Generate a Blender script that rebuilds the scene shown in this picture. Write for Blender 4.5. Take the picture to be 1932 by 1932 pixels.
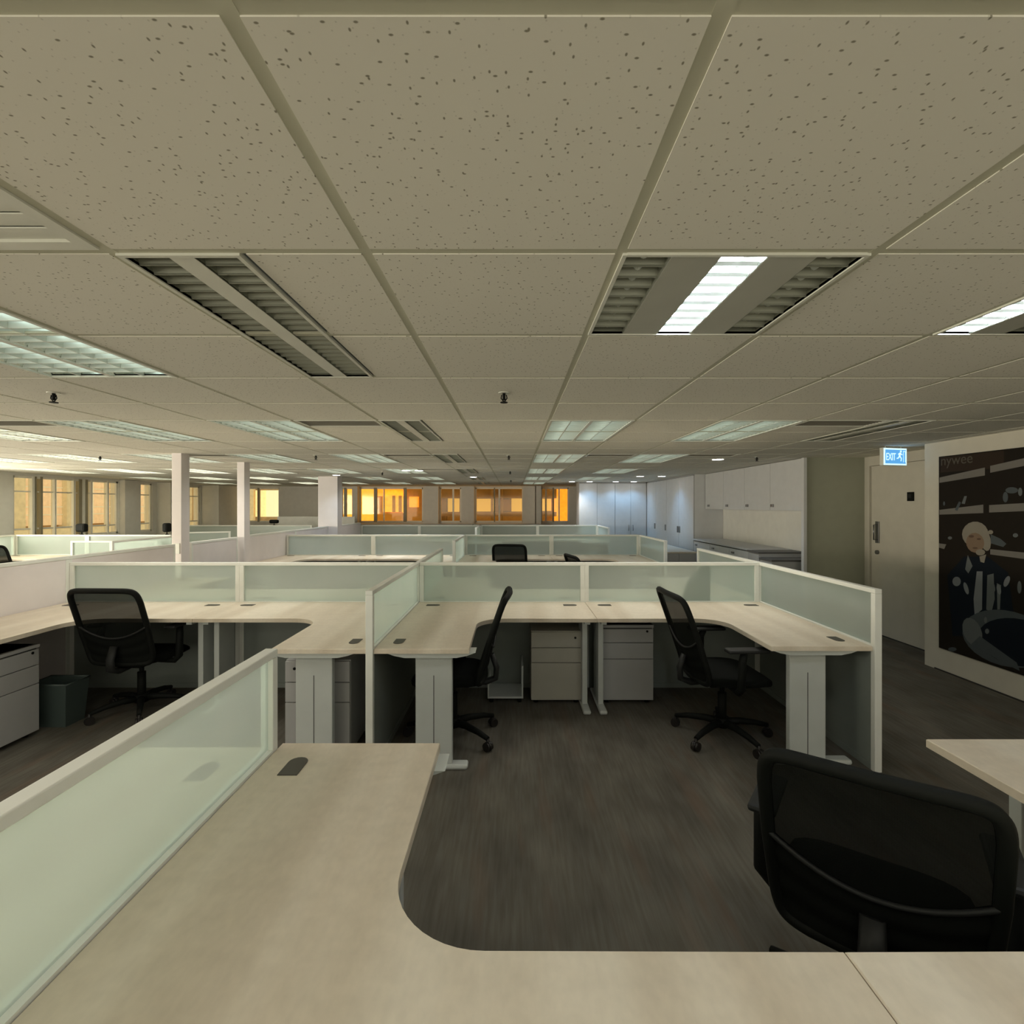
import bpy, bmesh, math, random
from mathutils import Vector, Matrix
random.seed(7)
for o in list(bpy.data.objects): bpy.data.objects.remove(o)
SC = bpy.context.scene
COL = SC.collection
PI = math.pi

# ------------------------------------------------------------------ camera
cam = bpy.data.cameras.new('camera'); cam_o = bpy.data.objects.new('camera', cam); COL.objects.link(cam_o)
cam.sensor_width = 36; cam.sensor_height = 36; cam.lens = 18.0
cam.shift_x = -2/1932; cam.shift_y = -12/1932
cam.clip_start = 0.02; cam.clip_end = 200
cam_o.location = (0, 0, 1.55); cam_o.rotation_euler = (PI/2, 0, 0)
SC.camera = cam_o
# ------------------------------------------------------------------ world / exposure
w = bpy.data.worlds.new('world'); SC.world = w; w.use_nodes = True
bg = w.node_tree.nodes['Background']
bg.inputs[0].default_value = (1.0, 0.93, 0.74, 1); bg.inputs[1].default_value = 1.15
SC.view_settings.view_transform = 'Standard'; SC.view_settings.look = 'None'
SC.view_settings.gamma = 1.0; SC.view_settings.use_curve_mapping = False
SC.view_settings.exposure = 0.0
FILL_GLOW = 4.2      # glow of unseen ceiling lights added behind the camera as fill
LIT_TUBE = 34.0
SPOT_W = 60.0
def area(name, loc, rot, sx, sy, watts, col):
    li = bpy.data.lights.new(name, 'AREA'); li.shape = 'RECTANGLE'; li.size = sx; li.size_y = sy; li.energy = watts; li.color = col
    o = bpy.data.objects.new(name, li); COL.objects.link(o); o.location = loc; o.rotation_euler = rot; return o
# added soft fill: one panel behind the viewpoint, one along the unseen left wall
area('fill_behind', (-2.4, -4.1, 1.08), (PI/2, 0, 0), 12.5, 2.0, 100, (1.0, .94, .78))
area('fill_left', (-8.8, 3.2, 1.5), (PI/2, 0, -PI/2), 9.5, 1.2, 480, (1.0, .93, .76))


# ------------------------------------------------------------------ materials
def mat(name, col, rough=0.6, metal=0.0, var=0.0, vscale=8.0, stretch=(1,1,1), bump=0.0, bscale=200.0, emit=None, estr=0.0, spec=0.5, coat=0.0):
    m = bpy.data.materials.new(name); m.use_nodes = True
    nt = m.node_tree; N = nt.nodes; L = nt.links; b = N['Principled BSDF']
    b.inputs['Base Color'].default_value = (*col, 1); b.inputs['Roughness'].default_value = rough
    b.inputs['Metallic'].default_value = metal; b.inputs['Specular IOR Level'].default_value = spec
    if coat: b.inputs['Coat Weight'].default_value = coat
    tc = N.new('ShaderNodeTexCoord'); mp = N.new('ShaderNodeMapping'); mp.inputs['Scale'].default_value = stretch
    L.new(tc.outputs['Object'], mp.inputs[0])
    no = N.new('ShaderNodeTexNoise'); no.inputs['Scale'].default_value = vscale; no.inputs['Detail'].default_value = 3
    L.new(mp.outputs[0], no.inputs['Vector'])
    v = max(var, 0.03)
    r = N.new('ShaderNodeMapRange'); r.inputs[1].default_value = 0.3; r.inputs[2].default_value = 0.7
    r.inputs[3].default_value = 1-v; r.inputs[4].default_value = 1+v
    L.new(no.outputs[0], r.inputs[0])
    mx = N.new('ShaderNodeVectorMath'); mx.operation = 'SCALE'; mx.inputs[0].default_value = col
    L.new(r.outputs[0], mx.inputs['Scale']); L.new(mx.outputs[0], b.inputs['Base Color'])
    if bump:
        n2 = N.new('ShaderNodeTexNoise'); n2.inputs['Scale'].default_value = bscale
        L.new(tc.outputs['Object'], n2.inputs['Vector'])
        bp = N.new('ShaderNodeBump'); bp.inputs['Strength'].default_value = bump; bp.inputs['Distance'].default_value = 0.002
        L.new(n2.outputs[0], bp.inputs['Height']); L.new(bp.outputs[0], b.inputs['Normal'])
    if emit:
        b.inputs['Emission Color'].default_value = (*emit, 1); b.inputs['Emission Strength'].default_value = estr
    return m

M = {}
def node_mat(name):
    m = bpy.data.materials.new(name); m.use_nodes = True
    nt = m.node_tree
    return m, nt.nodes, nt.links, nt.nodes['Principled BSDF']
# ceiling tile with pin holes
m, N, L, b = node_mat('ceiling_tile')
tc = N.new('ShaderNodeTexCoord'); b.inputs['Roughness'].default_value = 0.95; b.inputs['Specular IOR Level'].default_value = 0.1
def pit(scale, sx, sy, rz, lo, hi, seed):
    mp = N.new('ShaderNodeMapping'); mp.inputs['Scale'].default_value = (sx, sy, 0); mp.inputs['Rotation'].default_value = (0, 0, rz)
    mp.inputs['Location'].default_value = (seed, seed*.7, 0)
    L.new(tc.outputs['Object'], mp.inputs[0])
    v = N.new('ShaderNodeTexVoronoi'); v.voronoi_dimensions = '2D'; v.inputs['Scale'].default_value = scale; v.inputs['Randomness'].default_value = 1
    L.new(mp.outputs[0], v.inputs['Vector'])
    r = N.new('ShaderNodeMapRange'); r.inputs[1].default_value = lo; r.inputs[2].default_value = hi; r.inputs[3].default_value = 0; r.inputs[4].default_value = 1
    L.new(v.outputs['Distance'], r.inputs[0])
    # only some cells carry a hole: lighten by random colour of the cell
    sep = N.new('ShaderNodeSeparateColor'); L.new(v.outputs['Color'], sep.inputs[0])
    g = N.new('ShaderNodeMath'); g.operation = 'GREATER_THAN'; g.inputs[1].default_value = 0.38; L.new(sep.outputs[0], g.inputs[0])
    mxm = N.new('ShaderNodeMath'); mxm.operation = 'MAXIMUM'; L.new(g.outputs[0], mxm.inputs[0]); L.new(r.outputs[0], mxm.inputs[1])
    return mxm
p1 = pit(46, 1, .6, .5, .05, .10, 0.0); p2 = pit(42, .6, 1, -.4, .05, .10, 3.1); p3 = pit(70, 1, 1, .2, .05, .12, 7.7)
mu = N.new('ShaderNodeMath'); mu.operation = 'MULTIPLY'; L.new(p1.outputs[0], mu.inputs[0]); L.new(p2.outputs[0], mu.inputs[1])
r3 = N.new('ShaderNodeMapRange'); r3.inputs[3].default_value = .7; L.new(p3.outputs[0], r3.inputs[0])
mu2 = N.new('ShaderNodeMath'); mu2.operation = 'MULTIPLY'; L.new(mu.outputs[0], mu2.inputs[0]); L.new(r3.outputs[0], mu2.inputs[1])
mixc = N.new('ShaderNodeMix'); mixc.data_type = 'RGBA'; mixc.inputs[6].default_value = (.28, .26, .20, 1); mixc.inputs[7].default_value = (.78, .755, .67, 1)
L.new(mu2.outputs[0], mixc.inputs[0]); L.new(mixc.outputs[2], b.inputs['Base Color'])
M['tile'] = m
# carpet
m, N, L, b = node_mat('carpet')
tc = N.new('ShaderNodeTexCoord')
def ns(scale, st, detail=2):
    mp = N.new('ShaderNodeMapping'); mp.inputs['Scale'].default_value = st; L.new(tc.outputs['Object'], mp.inputs[0])
    n = N.new('ShaderNodeTexNoise'); n.inputs['Scale'].default_value = scale; n.inputs['Detail'].default_value = detail
    L.new(mp.outputs[0], n.inputs['Vector']); return n
n1 = ns(60, (1, .07, 1), 3); n2 = ns(5, (1, .5, 1), 2); n3 = ns(4, (2.2, .3, 1), 2)
c1 = N.new('ShaderNodeMix'); c1.data_type = 'RGBA'; c1.inputs[6].default_value = (.112, .103, .085, 1); c1.inputs[7].default_value = (.138, .129, .110, 1)
r1 = N.new('ShaderNodeMapRange'); r1.inputs[1].default_value = .35; r1.inputs[2].default_value = .68; L.new(n1.outputs[0], r1.inputs[0]); L.new(r1.outputs[0], c1.inputs[0])
c2 = N.new('ShaderNodeMix'); c2.data_type = 'RGBA'; c2.inputs[7].default_value = (.15, .105, .078, 1)
r2 = N.new('ShaderNodeMapRange'); r2.inputs[1].default_value = .55; r2.inputs[2].default_value = .75; r2.inputs[4].default_value = .55
L.new(n3.outputs[0], r2.inputs[0]); L.new(r2.outputs[0], c2.inputs[0]); L.new(c1.outputs[2], c2.inputs[6])
r4 = N.new('ShaderNodeMapRange'); r4.inputs[1].default_value = .3; r4.inputs[2].default_value = .7; r4.inputs[3].default_value = .8; r4.inputs[4].default_value = 1.2
L.new(n2.outputs[0], r4.inputs[0])
sc = N.new('ShaderNodeVectorMath'); sc.operation = 'SCALE'; L.new(c2.outputs[2], sc.inputs[0]); L.new(r4.outputs[0], sc.inputs['Scale'])
L.new(sc.outputs[0], b.inputs['Base Color']); b.inputs['Roughness'].default_value = 1; b.inputs['Specular IOR Level'].default_value = .05
bp = N.new('ShaderNodeBump'); bp.inputs['Strength'].default_value = .3; bp.inputs['Distance'].default_value = .003; L.new(n1.outputs[0], bp.inputs['Height']); L.new(bp.outputs[0], b.inputs['Normal'])
M['carpet'] = m
# pale maple laminate
m, N, L, b = node_mat('maple')
tc = N.new('ShaderNodeTexCoord')
n1 = ns(2.2, (2.4, .2, 1), 1); n2 = ns(18, (.6, 1.2, 1), 3); n3 = ns(60, (1, .5, 1), 2)
c1 = N.new('ShaderNodeMix'); c1.data_type = 'RGBA'; c1.inputs[6].default_value = (.64, .555, .44, 1); c1.inputs[7].default_value = (.76, .685, .57, 1)
r1 = N.new('ShaderNodeMapRange'); r1.inputs[1].default_value = .38; r1.inputs[2].default_value = .62; L.new(n1.outputs[0], r1.inputs[0]); L.new(r1.outputs[0], c1.inputs[0])
ad = N.new('ShaderNodeMath'); ad.operation = 'ADD'; L.new(n2.outputs[0], ad.inputs[0]); L.new(n3.outputs[0], ad.inputs[1])
r4 = N.new('ShaderNodeMapRange'); r4.inputs[1].default_value = .7; r4.inputs[2].default_value = 1.3; r4.inputs[3].default_value = .95; r4.inputs[4].default_value = 1.05
L.new(ad.outputs[0], r4.inputs[0])
sc = N.new('ShaderNodeVectorMath'); sc.operation = 'SCALE'; L.new(c1.outputs[2], sc.inputs[0]); L.new(r4.outputs[0], sc.inputs['Scale'])
L.new(sc.outputs[0], b.inputs['Base Color']); b.inputs['Roughness'].default_value = .42; b.inputs['Specular IOR Level'].default_value = .35
M['maple'] = m
# frosted glass
m, N, L, b = node_mat('frosted_glass'); N.remove(b); out = N['Material Output']
tc = N.new('ShaderNodeTexCoord'); no = ns(3, (1, 1, 1), 2)
cr = N.new('ShaderNodeMix'); cr.data_type = 'RGBA'; cr.inputs[6].default_value = (.62, .73, .69, 1); cr.inputs[7].default_value = (.72, .80, .77, 1); L.new(no.outputs[0], cr.inputs[0])
di = N.new('ShaderNodeBsdfDiffuse'); tr = N.new('ShaderNodeBsdfTranslucent'); tp = N.new('ShaderNodeBsdfTransparent'); gl = N.new('ShaderNodeBsdfGlossy')
gl.inputs['Roughness'].default_value = .22; tp.inputs[0].default_value = (.72, .90, .82, 1)
L.new(cr.outputs[2], di.inputs[0]); L.new(cr.outputs[2], tr.inputs[0])
a1 = N.new('ShaderNodeMixShader'); a1.inputs[0].default_value = .45; L.new(di.outputs[0], a1.inputs[1]); L.new(tr.outputs[0], a1.inputs[2])
a2 = N.new('ShaderNodeMixShader'); a2.inputs[0].default_value = .29; L.new(a1.outputs[0], a2.inputs[1]); L.new(tp.outputs[0], a2.inputs[2])
a3 = N.new('ShaderNodeMixShader'); a3.inputs[0].default_value = .06; L.new(a2.outputs[0], a3.inputs[1]); L.new(gl.outputs[0], a3.inputs[2])
geo = N.new('ShaderNodeNewGeometry'); a4 = N.new('ShaderNodeMixShader'); t2 = N.new('ShaderNodeBsdfTransparent')
L.new(geo.outputs['Backfacing'], a4.inputs[0]); L.new(a3.outputs[0], a4.inputs[1]); L.new(t2.outputs[0], a4.inputs[2])
L.new(a4.outputs[0], out.inputs[0]); M['glass'] = m
def clear_glass(name, tint, gloss=.05):
    m, N, L, b = node_mat(name); N.remove(b)
    tp = N.new('ShaderNodeBsdfTransparent'); tp.inputs[0].default_value = (*tint, 1); gl = N.new('ShaderNodeBsdfGlossy'); gl.inputs['Roughness'].default_value = .05
    a = N.new('ShaderNodeMixShader'); a.inputs[0].default_value = gloss; L.new(tp.outputs[0], a.inputs[1]); L.new(gl.outputs[0], a.inputs[2])
    L.new(a.outputs[0], N['Material Output'].inputs[0]); return m
M['amber'] = clear_glass('amber_glass', (1.0, .72, .30)); M['pale_glass'] = clear_glass('pale_yellow_glass', (1.0, .95, .82))
# chair mesh fabric
m, N, L, b = node_mat('chair_mesh'); out = N['Material Output']
b.inputs['Base Color'].default_value = (.005, .006, .005, 1); b.inputs['Roughness'].default_value = .95; b.inputs['Specular IOR Level'].default_value = .08
tp = N.new('ShaderNodeBsdfTransparent'); a = N.new('ShaderNodeMixShader')
tc = N.new('ShaderNodeTexCoord'); wv = N.new('ShaderNodeTexWave'); wv.inputs['Scale'].default_value = 120; L.new(tc.outputs['Object'], wv.inputs['Vector'])
r = N.new('ShaderNodeMapRange'); r.inputs[3].default_value = .05; r.inputs[4].default_value = .13; L.new(wv.outputs['Fac'], r.inputs[0]); L.new(r.outputs[0], a.inputs[0])
L.new(b.outputs[0], a.inputs[1]); L.new(tp.outputs[0], a.inputs[2]); L.new(a.outputs[0], out.inputs[0]); M['mesh'] = m

M['grid'] = mat('ceiling_bar', (.56, .55, .43), .6)
M['slab'] = mat('slab', (.3, .3, .28), .9)
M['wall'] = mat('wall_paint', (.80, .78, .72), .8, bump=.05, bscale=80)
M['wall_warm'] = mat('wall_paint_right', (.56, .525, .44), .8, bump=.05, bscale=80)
M['wall_green'] = mat('wall_paint_sage', (.36, .365, .28), .8)
M['wall_far'] = mat('wall_paint_far', (.82, .78, .71), .8)
M['dark_base'] = mat('dark_skirting', (.03, .028, .025), .6)
M['cap'] = mat('partition_rail', (.78, .79, .74), .4)
M['panel'] = mat('partition_panel', (.22, .245, .225), .6)
M['spine'] = mat('spine_panel', (.78, .725, .72), .7, var=.04, vscale=4, bump=.1, bscale=300)
M['metal_leg'] = mat('powder_coated_metal', (.55, .58, .56), .4, var=.02)
M['ped'] = mat('pedestal_metal', (.40, .40, .40), .45)
M['ped_cream'] = mat('pedestal_cream', (.42, .405, .35), .45)
M['seam'] = mat('shadow_gap', (.03, .03, .028), .9)
M['grommet'] = mat('grommet_plastic', (.055, .048, .036), .45)
M['black'] = mat('black_plastic', (.006, .007, .006), .65, spec=.15)
M['black_soft'] = mat('black_fabric', (.006, .007, .006), .9, bump=.3, bscale=500, spec=.1)
M['rail_grey'] = mat('dark_grey_plastic', (.016, .017, .017), .55, spec=.3)
M['caster'] = mat('caster_plastic', (.015, .013, .012), .4)
M['reflector'] = mat('light_reflector', (.62, .66, .62), .22, metal=.9)
M['blade'] = mat('louvre_blade', (.80, .84, .79), .3, metal=.4)
M['tube_glow'] = mat('added_glow_tube', (1, 1, 1), .4, emit=(.82, 1.0, .92), estr=2.6)  # glow added to these tubes so the wide louvres shimmer
M['fix_unlit'] = mat('louvre_unlit', (.30, .31, .25), .4, metal=.35)  # darker copy of the louvre finish, shade put into the unlit strips
M['fix_frame'] = mat('fixture_rim', (.70, .70, .62), .35)
M['fix_panel'] = mat('fixture_panel', (.45, .45, .39), .5)
M['tube_off'] = mat('unlit_tube', (.7, .74, .7), .3)
M['tube_on'] = mat('lit_tube', (1, 1, 1), .4, emit=(.86, .93, 1.0), estr=LIT_TUBE)
M['tube_warm'] = mat('lit_warm_tube', (1, 1, 1), .4, emit=(1.0, .94, .80), estr=7)
M['diff_fill'] = mat('fill_diffuser', (1, 1, 1), .4, emit=(1.0, .95, .80), estr=FILL_GLOW)
M['vent'] = mat('vent_slat', (.30, .28, .23), .6)
M['vent_dark'] = mat('vent_throat', (.05, .045, .04), .9)
M['down_on'] = mat('lit_downlight', (1, 1, 1), .4, emit=(1, 1, 1), estr=9)
M['cab'] = mat('white_laminate', (.62, .62, .62), .45)
M['cab_side'] = mat('grey_laminate', (.42, .42, .42), .5)
M['dark_top'] = mat('dark_grey_top', (.12, .115, .11), .5)
M['handle'] = mat('handle_metal', (.25, .25, .25), .3, metal=.8)
M['bin'] = mat('bin_plastic', (.055, .075, .07), .4)
M['conc'] = mat('facade_concrete', (.36, .27, .17), .9, var=.15)
M['conc_dark'] = mat('facade_dark', (.16, .12, .06), .9, var=.2)
M['tan'] = mat('facade_tan', (.50, .35, .19), .9, var=.12, vscale=2)
M['facade_pale'] = mat('facade_pale', (.75, .68, .5), .8, var=.1)
M['frame_win'] = mat('window_frame', (.93, .90, .80), .5)
M['frame_dark'] = mat('window_frame_dark', (.36, .32, .22), .5)
M['win_pale'] = mat('lit_window_pale', (.8, .8, .7), .6, emit=(.85, .88, .62), estr=.55)
M['win_yellow'] = mat('lit_window_yellow', (.9, .7, .4), .6, var=.2, emit=(1, .74, .40), estr=.75)
M['win_peach'] = mat('lit_window_peach', (.6, .5, .38), .6, var=.15, emit=(.95, .62, .36), estr=.42)
M['win_orange'] = mat('lit_window_orange', (.9, .5, .2), .6, var=.2, emit=(1, .52, .16), estr=.9)
M['sign_blue'] = mat('exit_sign_face', (.1, .4, .7), .4, emit=(.10, .36, .78), estr=.9)
M['sign_white'] = mat('exit_sign_letters', (.8, .9, 1), .4, emit=(.62, .90, 1.0), estr=1.0)
M['green_obj'] = mat('dark_green_plastic', (.02, .10, .05), .5)
for k, c in dict(pr_dark=(.028, .022, .016), pr_shelf=(.30, .28, .25), pr_skin=(.36, .25, .17), pr_hair=(.42, .38, .31), pr_pan2=(.20, .13, .09), pr_shirt=(.34, .36, .38), pr_navy=(.012, .018, .028), pr_pan=(.13, .15, .16), pr_steel=(.22, .24, .24), pr_brown=(.055, .038, .026), pr_text=(.16, .14, .11)).items():
    M[k] = mat('print_'+k[3:], tuple(.55*q for q in c), .7, spec=.1)
M['sticker'] = mat('green_sticker', (.12, .42, .30), .5)

# ------------------------------------------------------------------ mesh builder
class MB:
    def __init__(s): s.bm = bmesh.new(); s.mi = 0; s.mats = []
    def m(s, name):
        mm = M[name]
        if mm not in s.mats: s.mats.append(mm)
        s.mi = s.mats.index(mm); return s
    def _f(s, vs, smooth=False):
        try: f = s.bm.faces.new(vs)
        except ValueError: return None
        f.material_index = s.mi; f.smooth = smooth; return f
    def box(s, x0, x1, y0, y1, z0, z1, bev=0.0, mtx=None):
        P = [(x0,y0,z0),(x1,y0,z0),(x1,y1,z0),(x0,y1,z0),(x0,y0,z1),(x1,y0,z1),(x1,y1,z1),(x0,y1,z1)]
        vs = [s.bm.verts.new(mtx @ Vector(p) if mtx else p) for p in P]
        fs = [s._f([vs[i] for i in q]) for q in ((3,2,1,0),(4,5,6,7),(0,1,5,4),(1,2,6,5),(2,3,7,6),(3,0,4,7))]
        if bev > 0:
            es = list({e for f in fs for e in f.edges})
            r = bmesh.ops.bevel(s.bm, geom=es, offset=bev, segments=2, affect='EDGES', profile=.5)
            for f in r['faces']: f.material_index = s.mi
        return s
    def prism(s, pts, z0, z1, bev=0.0):
        lo = [s.bm.verts.new((x, y, z0)) for x, y in pts]; hi = [s.bm.verts.new((x, y, z1)) for x, y in pts]
        top = s._f(hi); s._f(lo[::-1]); n = len(pts)
        for i in range(n): s._f([lo[i], lo[(i+1) % n], hi[(i+1) % n], hi[i]])
        if bev and top:
            bmesh.ops.bevel(s.bm, geom=list(top.edges), offset=bev, segments=1, affect='EDGES')
        return s
    def quad(s, *P):
        s._f([s.bm.verts.new(p) for p in P]); return s
    def poly(s, P): s._f([s.bm.verts.new(p) for p in P]); return s
    def tube(s, path, r, n=8, closed=False, sq=1.0, caps=True):
        path = [Vector(p) for p in path]; k = len(path); rings = []
        rr = r if isinstance(r, (list, tuple)) else [r]*k
        prev = None
        for i, p in enumerate(path):
            if closed: t = path[(i+1) % k] - path[i-1]
            else: t = path[min(i+1, k-1)] - path[max(i-1, 0)]
            t.normalize()
            if prev is None:
                a = Vector((0, 0, 1)) if abs(t.z) < .9 else Vector((0, 1, 0))
                u = t.cross(a).normalized()
            else:
                u = prev - t*prev.dot(t)
                u.normalize()
            v = t.cross(u); prev = u
            rings.append([s.bm.verts.new(p + (u*math.cos(2*PI*j/n)*sq + v*math.sin(2*PI*j/n))*rr[i]) for j in range(n)])
        rng = range(k) if closed else range(k-1)
        for i in rng:
            A = rings[i]; B = rings[(i+1) % k]
            for j in range(n): s._f([A[j], A[(j+1) % n], B[(j+1) % n], B[j]], True)
        if not closed and caps: s._f(rings[0][::-1]); s._f(rings[-1])
        return s
    def cyl(s, c, r, h, n=20, r2=None):
        r2 = r if r2 is None else r2
        return s.tube([c, (c[0], c[1], c[2]+h)], [r, r2], n)
    def grid(s, fn, nu, nv, smooth=True):
        V = [[s.bm.verts.new(fn(i/nu, j/nv)) for i in range(nu+1)] for j in range(nv+1)]
        for j in range(nv):
            for i in range(nu): s._f([V[j][i], V[j][i+1], V[j+1][i+1], V[j+1][i]], smooth)
        return s
    def build(s, name, mt=None, parent=None, solid=0):
        me = bpy.data.meshes.new(name)
        bmesh.ops.recalc_face_normals(s.bm, faces=s.bm.faces)
        s.bm.to_mesh(me); s.bm.free()
        if not s.mats: s.mats = [M[mt]]
        for mm in s.mats: me.materials.append(mm)
        o = bpy.data.objects.new(name, me); COL.objects.link(o)
        if parent: o.parent = parent
        if solid:
            md = o.modifiers.new('thick', 'SOLIDIFY'); md.thickness = solid; md.offset = 0
        return o
def empty(name, loc=(0,0,0), rz=0.0):
    o = bpy.data.objects.new(name, None); COL.objects.link(o); o.location = loc; o.rotation_euler = (0, 0, rz); o.empty_display_size = .1
    return o
def tag(o, label=None, cat=None, group=None, kind=None):
    if label: o['label'] = label
    if cat: o['category'] = cat
    if group: o['group'] = group
    if kind: o['kind'] = kind
    return o
def struct(mb, name, mt=None, parent=None):
    o = mb.build(name, mt, parent)
    if not parent: o['kind'] = 'structure'
    return o
def copy_tree(o, parent=None, kids=None):
    if kids is None:
        kids = {}
        for c in bpy.data.objects:
            if c.parent: kids.setdefault(c.parent.name, []).append(c)
    c = o.copy(); COL.objects.link(c)
    if parent: c.parent = parent
    for ch in kids.get(o.name, []): copy_tree(ch, c, kids)
    return c
def place(proto, used, loc, rz, label, cat, group):
    o = proto if not used[0] else copy_tree(proto)
    used[0] = True; o.scale = (1, 1, 1)
    o.location = loc; o.rotation_euler = (0, 0, rz)
    return tag(o, label, cat, group)

# ================================================================== SETTING
ZC = 2.15; GX, DX, GY, DY = -.348, .604, 1.21, .594
def cx(i): return GX + i*DX
def cy(j): return GY + j*DY
I0, I1, J0, J1 = -15, 8, -9, 25
struct(MB().box(-9.3, 4.7, -4.2, 16.3, -.12, 0), 'floor', 'carpet')
# ---- ceiling
skip = set(); extra = []
fixtures = []   # (kind, i, j)
for r, j in enumerate((-4, 0, 4, 8, 12, 16, 20)):
    for i in (-13, -11, -9, -7, -5, -3, -1, 1, 3, 5):
        if j == 0 and i == 5: continue
        if i == 5 and j > 4: continue
        if i == 3 and j > 16: continue
        kind = 'wide'
        if i in (-1, 5): kind = 'narrow'
        if j == 0 and i in (1, 3): kind = 'triple'
        fixtures.append((kind, i, j, r))
vents = [(-2, 4), (4, 4), (-6, 4), (-2, 8), (4, 8), (-6, 8), (-2, 12), (-6, 12), (2, 8)]
for kind, i, j, r in fixtures:
    if kind == 'triple': skip.add((i, j))
    else:
        skip.add((i, j)); skip.add((i, j+1))
        if kind == 'narrow':
            for q in (0, 1): extra.append((cx(i)+.302, cx(i+1), cy(j+q), cy(j+q+1)))
for i, j in vents:
    skip.add((i, j)); extra.append((cx(i), cx(i+1), cy(j)+.30, cy(j+1)))
skip.add((-2, -1)); mb = MB(); g = .0125
def tile(mb, x0, x1, y0, y1):
    x0 = max(x0, -9.3); x1 = min(x1, 4.7); y1 = min(y1, 16.3)
    if x1-x0 < .03 or y1-y0 < .03: return
    a, b_, c, d = x0+g, x1-g, y0+g, y1-g
    mb.box(a, b_, c, d, ZC, ZC+.012)
for i in range(I0, I1+1):
    for j in range(J0, J1+1):
        if (i, j) not in skip: tile(mb, cx(i), cx(i+1), cy(j), cy(j+1))
for e in extra: tile(mb, *e)
struct(mb, 'ceiling', 'tile')
mb = MB()
for i in range(I0+1, I1+1):
    x = cx(i)
    if -9.2 < x < 4.6:
        mb.box(x-.013, x+.013, cy(J0), 16.3, ZC+.002, ZC+.011)
for j in range(J0, J1+1):
    y = cy(j); mb.box(-9.3, 4.7, y-.013, y+.013, ZC+.0025, ZC+.0108)
struct(mb, 'trim_1', 'grid')
struct(MB().box(-9.3, 4.7, -4.2, 16.3, 2.40, 2.5), 'trim_2', 'slab')

# ---- walls.  right side
YM = 5.0; XM = 4.02; XD = 4.38; YG = 6.38
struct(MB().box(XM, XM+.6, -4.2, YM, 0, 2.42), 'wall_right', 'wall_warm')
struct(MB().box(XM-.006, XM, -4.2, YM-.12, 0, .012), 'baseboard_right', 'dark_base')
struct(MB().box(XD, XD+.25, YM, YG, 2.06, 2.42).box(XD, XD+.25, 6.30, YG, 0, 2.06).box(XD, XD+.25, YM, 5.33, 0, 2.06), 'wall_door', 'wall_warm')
struct(MB().box(XD-.008, XD, YM, 5.31, 0, .05).box(XD-.008, XD, 6.32, YG, 0, .05), 'baseboard_door', 'dark_base')
struct(MB().box(3.642, 4.62, YG, YG+.018, 0, 2.42), 'wall_sage', 'wall_green')
struct(MB().box(3.96, 4.1, YG+.018, 16.3, 0, 2.42), 'wall_storage', 'wall')
dr = MB().m('wall_warm').box(XD+.01, XD+.05, 5.36, 6.27, .012, 2.03).m('seam').box(XD+.004, XD+.009, 5.36, 6.27, .0, .012).build('door_1'); tag(dr, 'plain beige office door with long pull plate, beside the wall mural', 'door', kind='structure')
fr = MB().box(XD-.014, XD+.06, 5.31, 5.355, 0, 2.08).box(XD-.014, XD+.06, 6.275, 6.32, 0, 2.08).box(XD-.014, XD+.06, 5.355, 6.275, 2.035, 2.08).build('door_frame', 'wall_warm', dr)
hd = MB().m('handle').box(XD-.004, XD+.01, 6.13, 6.19, 1.10, 1.36, .003).tube([(XD-.004, 6.16, 1.14), (XD-.04, 6.16, 1.14), (XD-.04, 6.16, 1.32), (XD-.004, 6.16, 1.32)], .009).build('door_handle', None, dr)
lk = MB().tube([(XD-.012, 6.16, .99), (XD+.01, 6.16, .99)], .025, 14).build('door_lock', 'handle', dr)
rd = MB().m('black').box(XD-.012, XD+.01, 5.60, 5.68, 1.60, 1.70, .004).m('rail_grey').box(XD-.014, XD-.012, 5.62, 5.66, 1.635, 1.675).build('small_sign_plate', None, dr)

# ---- far wall with windows
YF = 16.0
def X16(px): return (px-968)*YF/966
wins = [(435, 527), (644, 667), (678.5, 798), (830, 870), (897, 987), (1021, 1073)]
zs, zt = 1.04, 2.11
mb = MB(); xs = -9.3
for a, b_ in wins:
    x0, x1 = X16(a), X16(b_)
    mb.box(xs, x0, YF, YF+.2, 0, 2.42)
    mb.box(x0, x1, YF, YF+.2, 0, zs).box(x0, x1, YF, YF+.2, zt, 2.42); xs = x1
mb.box(xs, 4.1, YF, YF+.2, 0, 2.42)
struct(mb, 'wall_far', 'wall_far')
struct(MB().box(X16(986), X16(1009), YF-.15, YF, 0, 2.42).box(X16(1011), X16(1020), YF-.35, YF, 0, 2.42).box(X16(668), X16(678), YF-.2, YF, 0, 2.42).box(X16(800), X16(828), YF-.12, YF, 0, 2.42).box(X16(872), X16(895), YF-.12, YF, 0, 2.42), 'wall_pilasters', 'wall_far')
mull = {2: [(708, 3, 'frame_dark'), (724, 1, 'frame_win'), (764, 3, 'frame_dark')], 3: [(855, 1.5, 'frame_win')], 4: [(933, 1.2, 'frame_dark'), (942, 1.6, 'frame_win')], 5: [(1030, 1.5, 'frame_win'), (1044, 1.5, 'frame_dark'), (1055, 1.2, 'frame_win')], 0: [(452, 2, 'frame_win'), (487, 2, 'frame_dark')], 1: [(651, 2.5, 'frame_dark')]}
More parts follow.
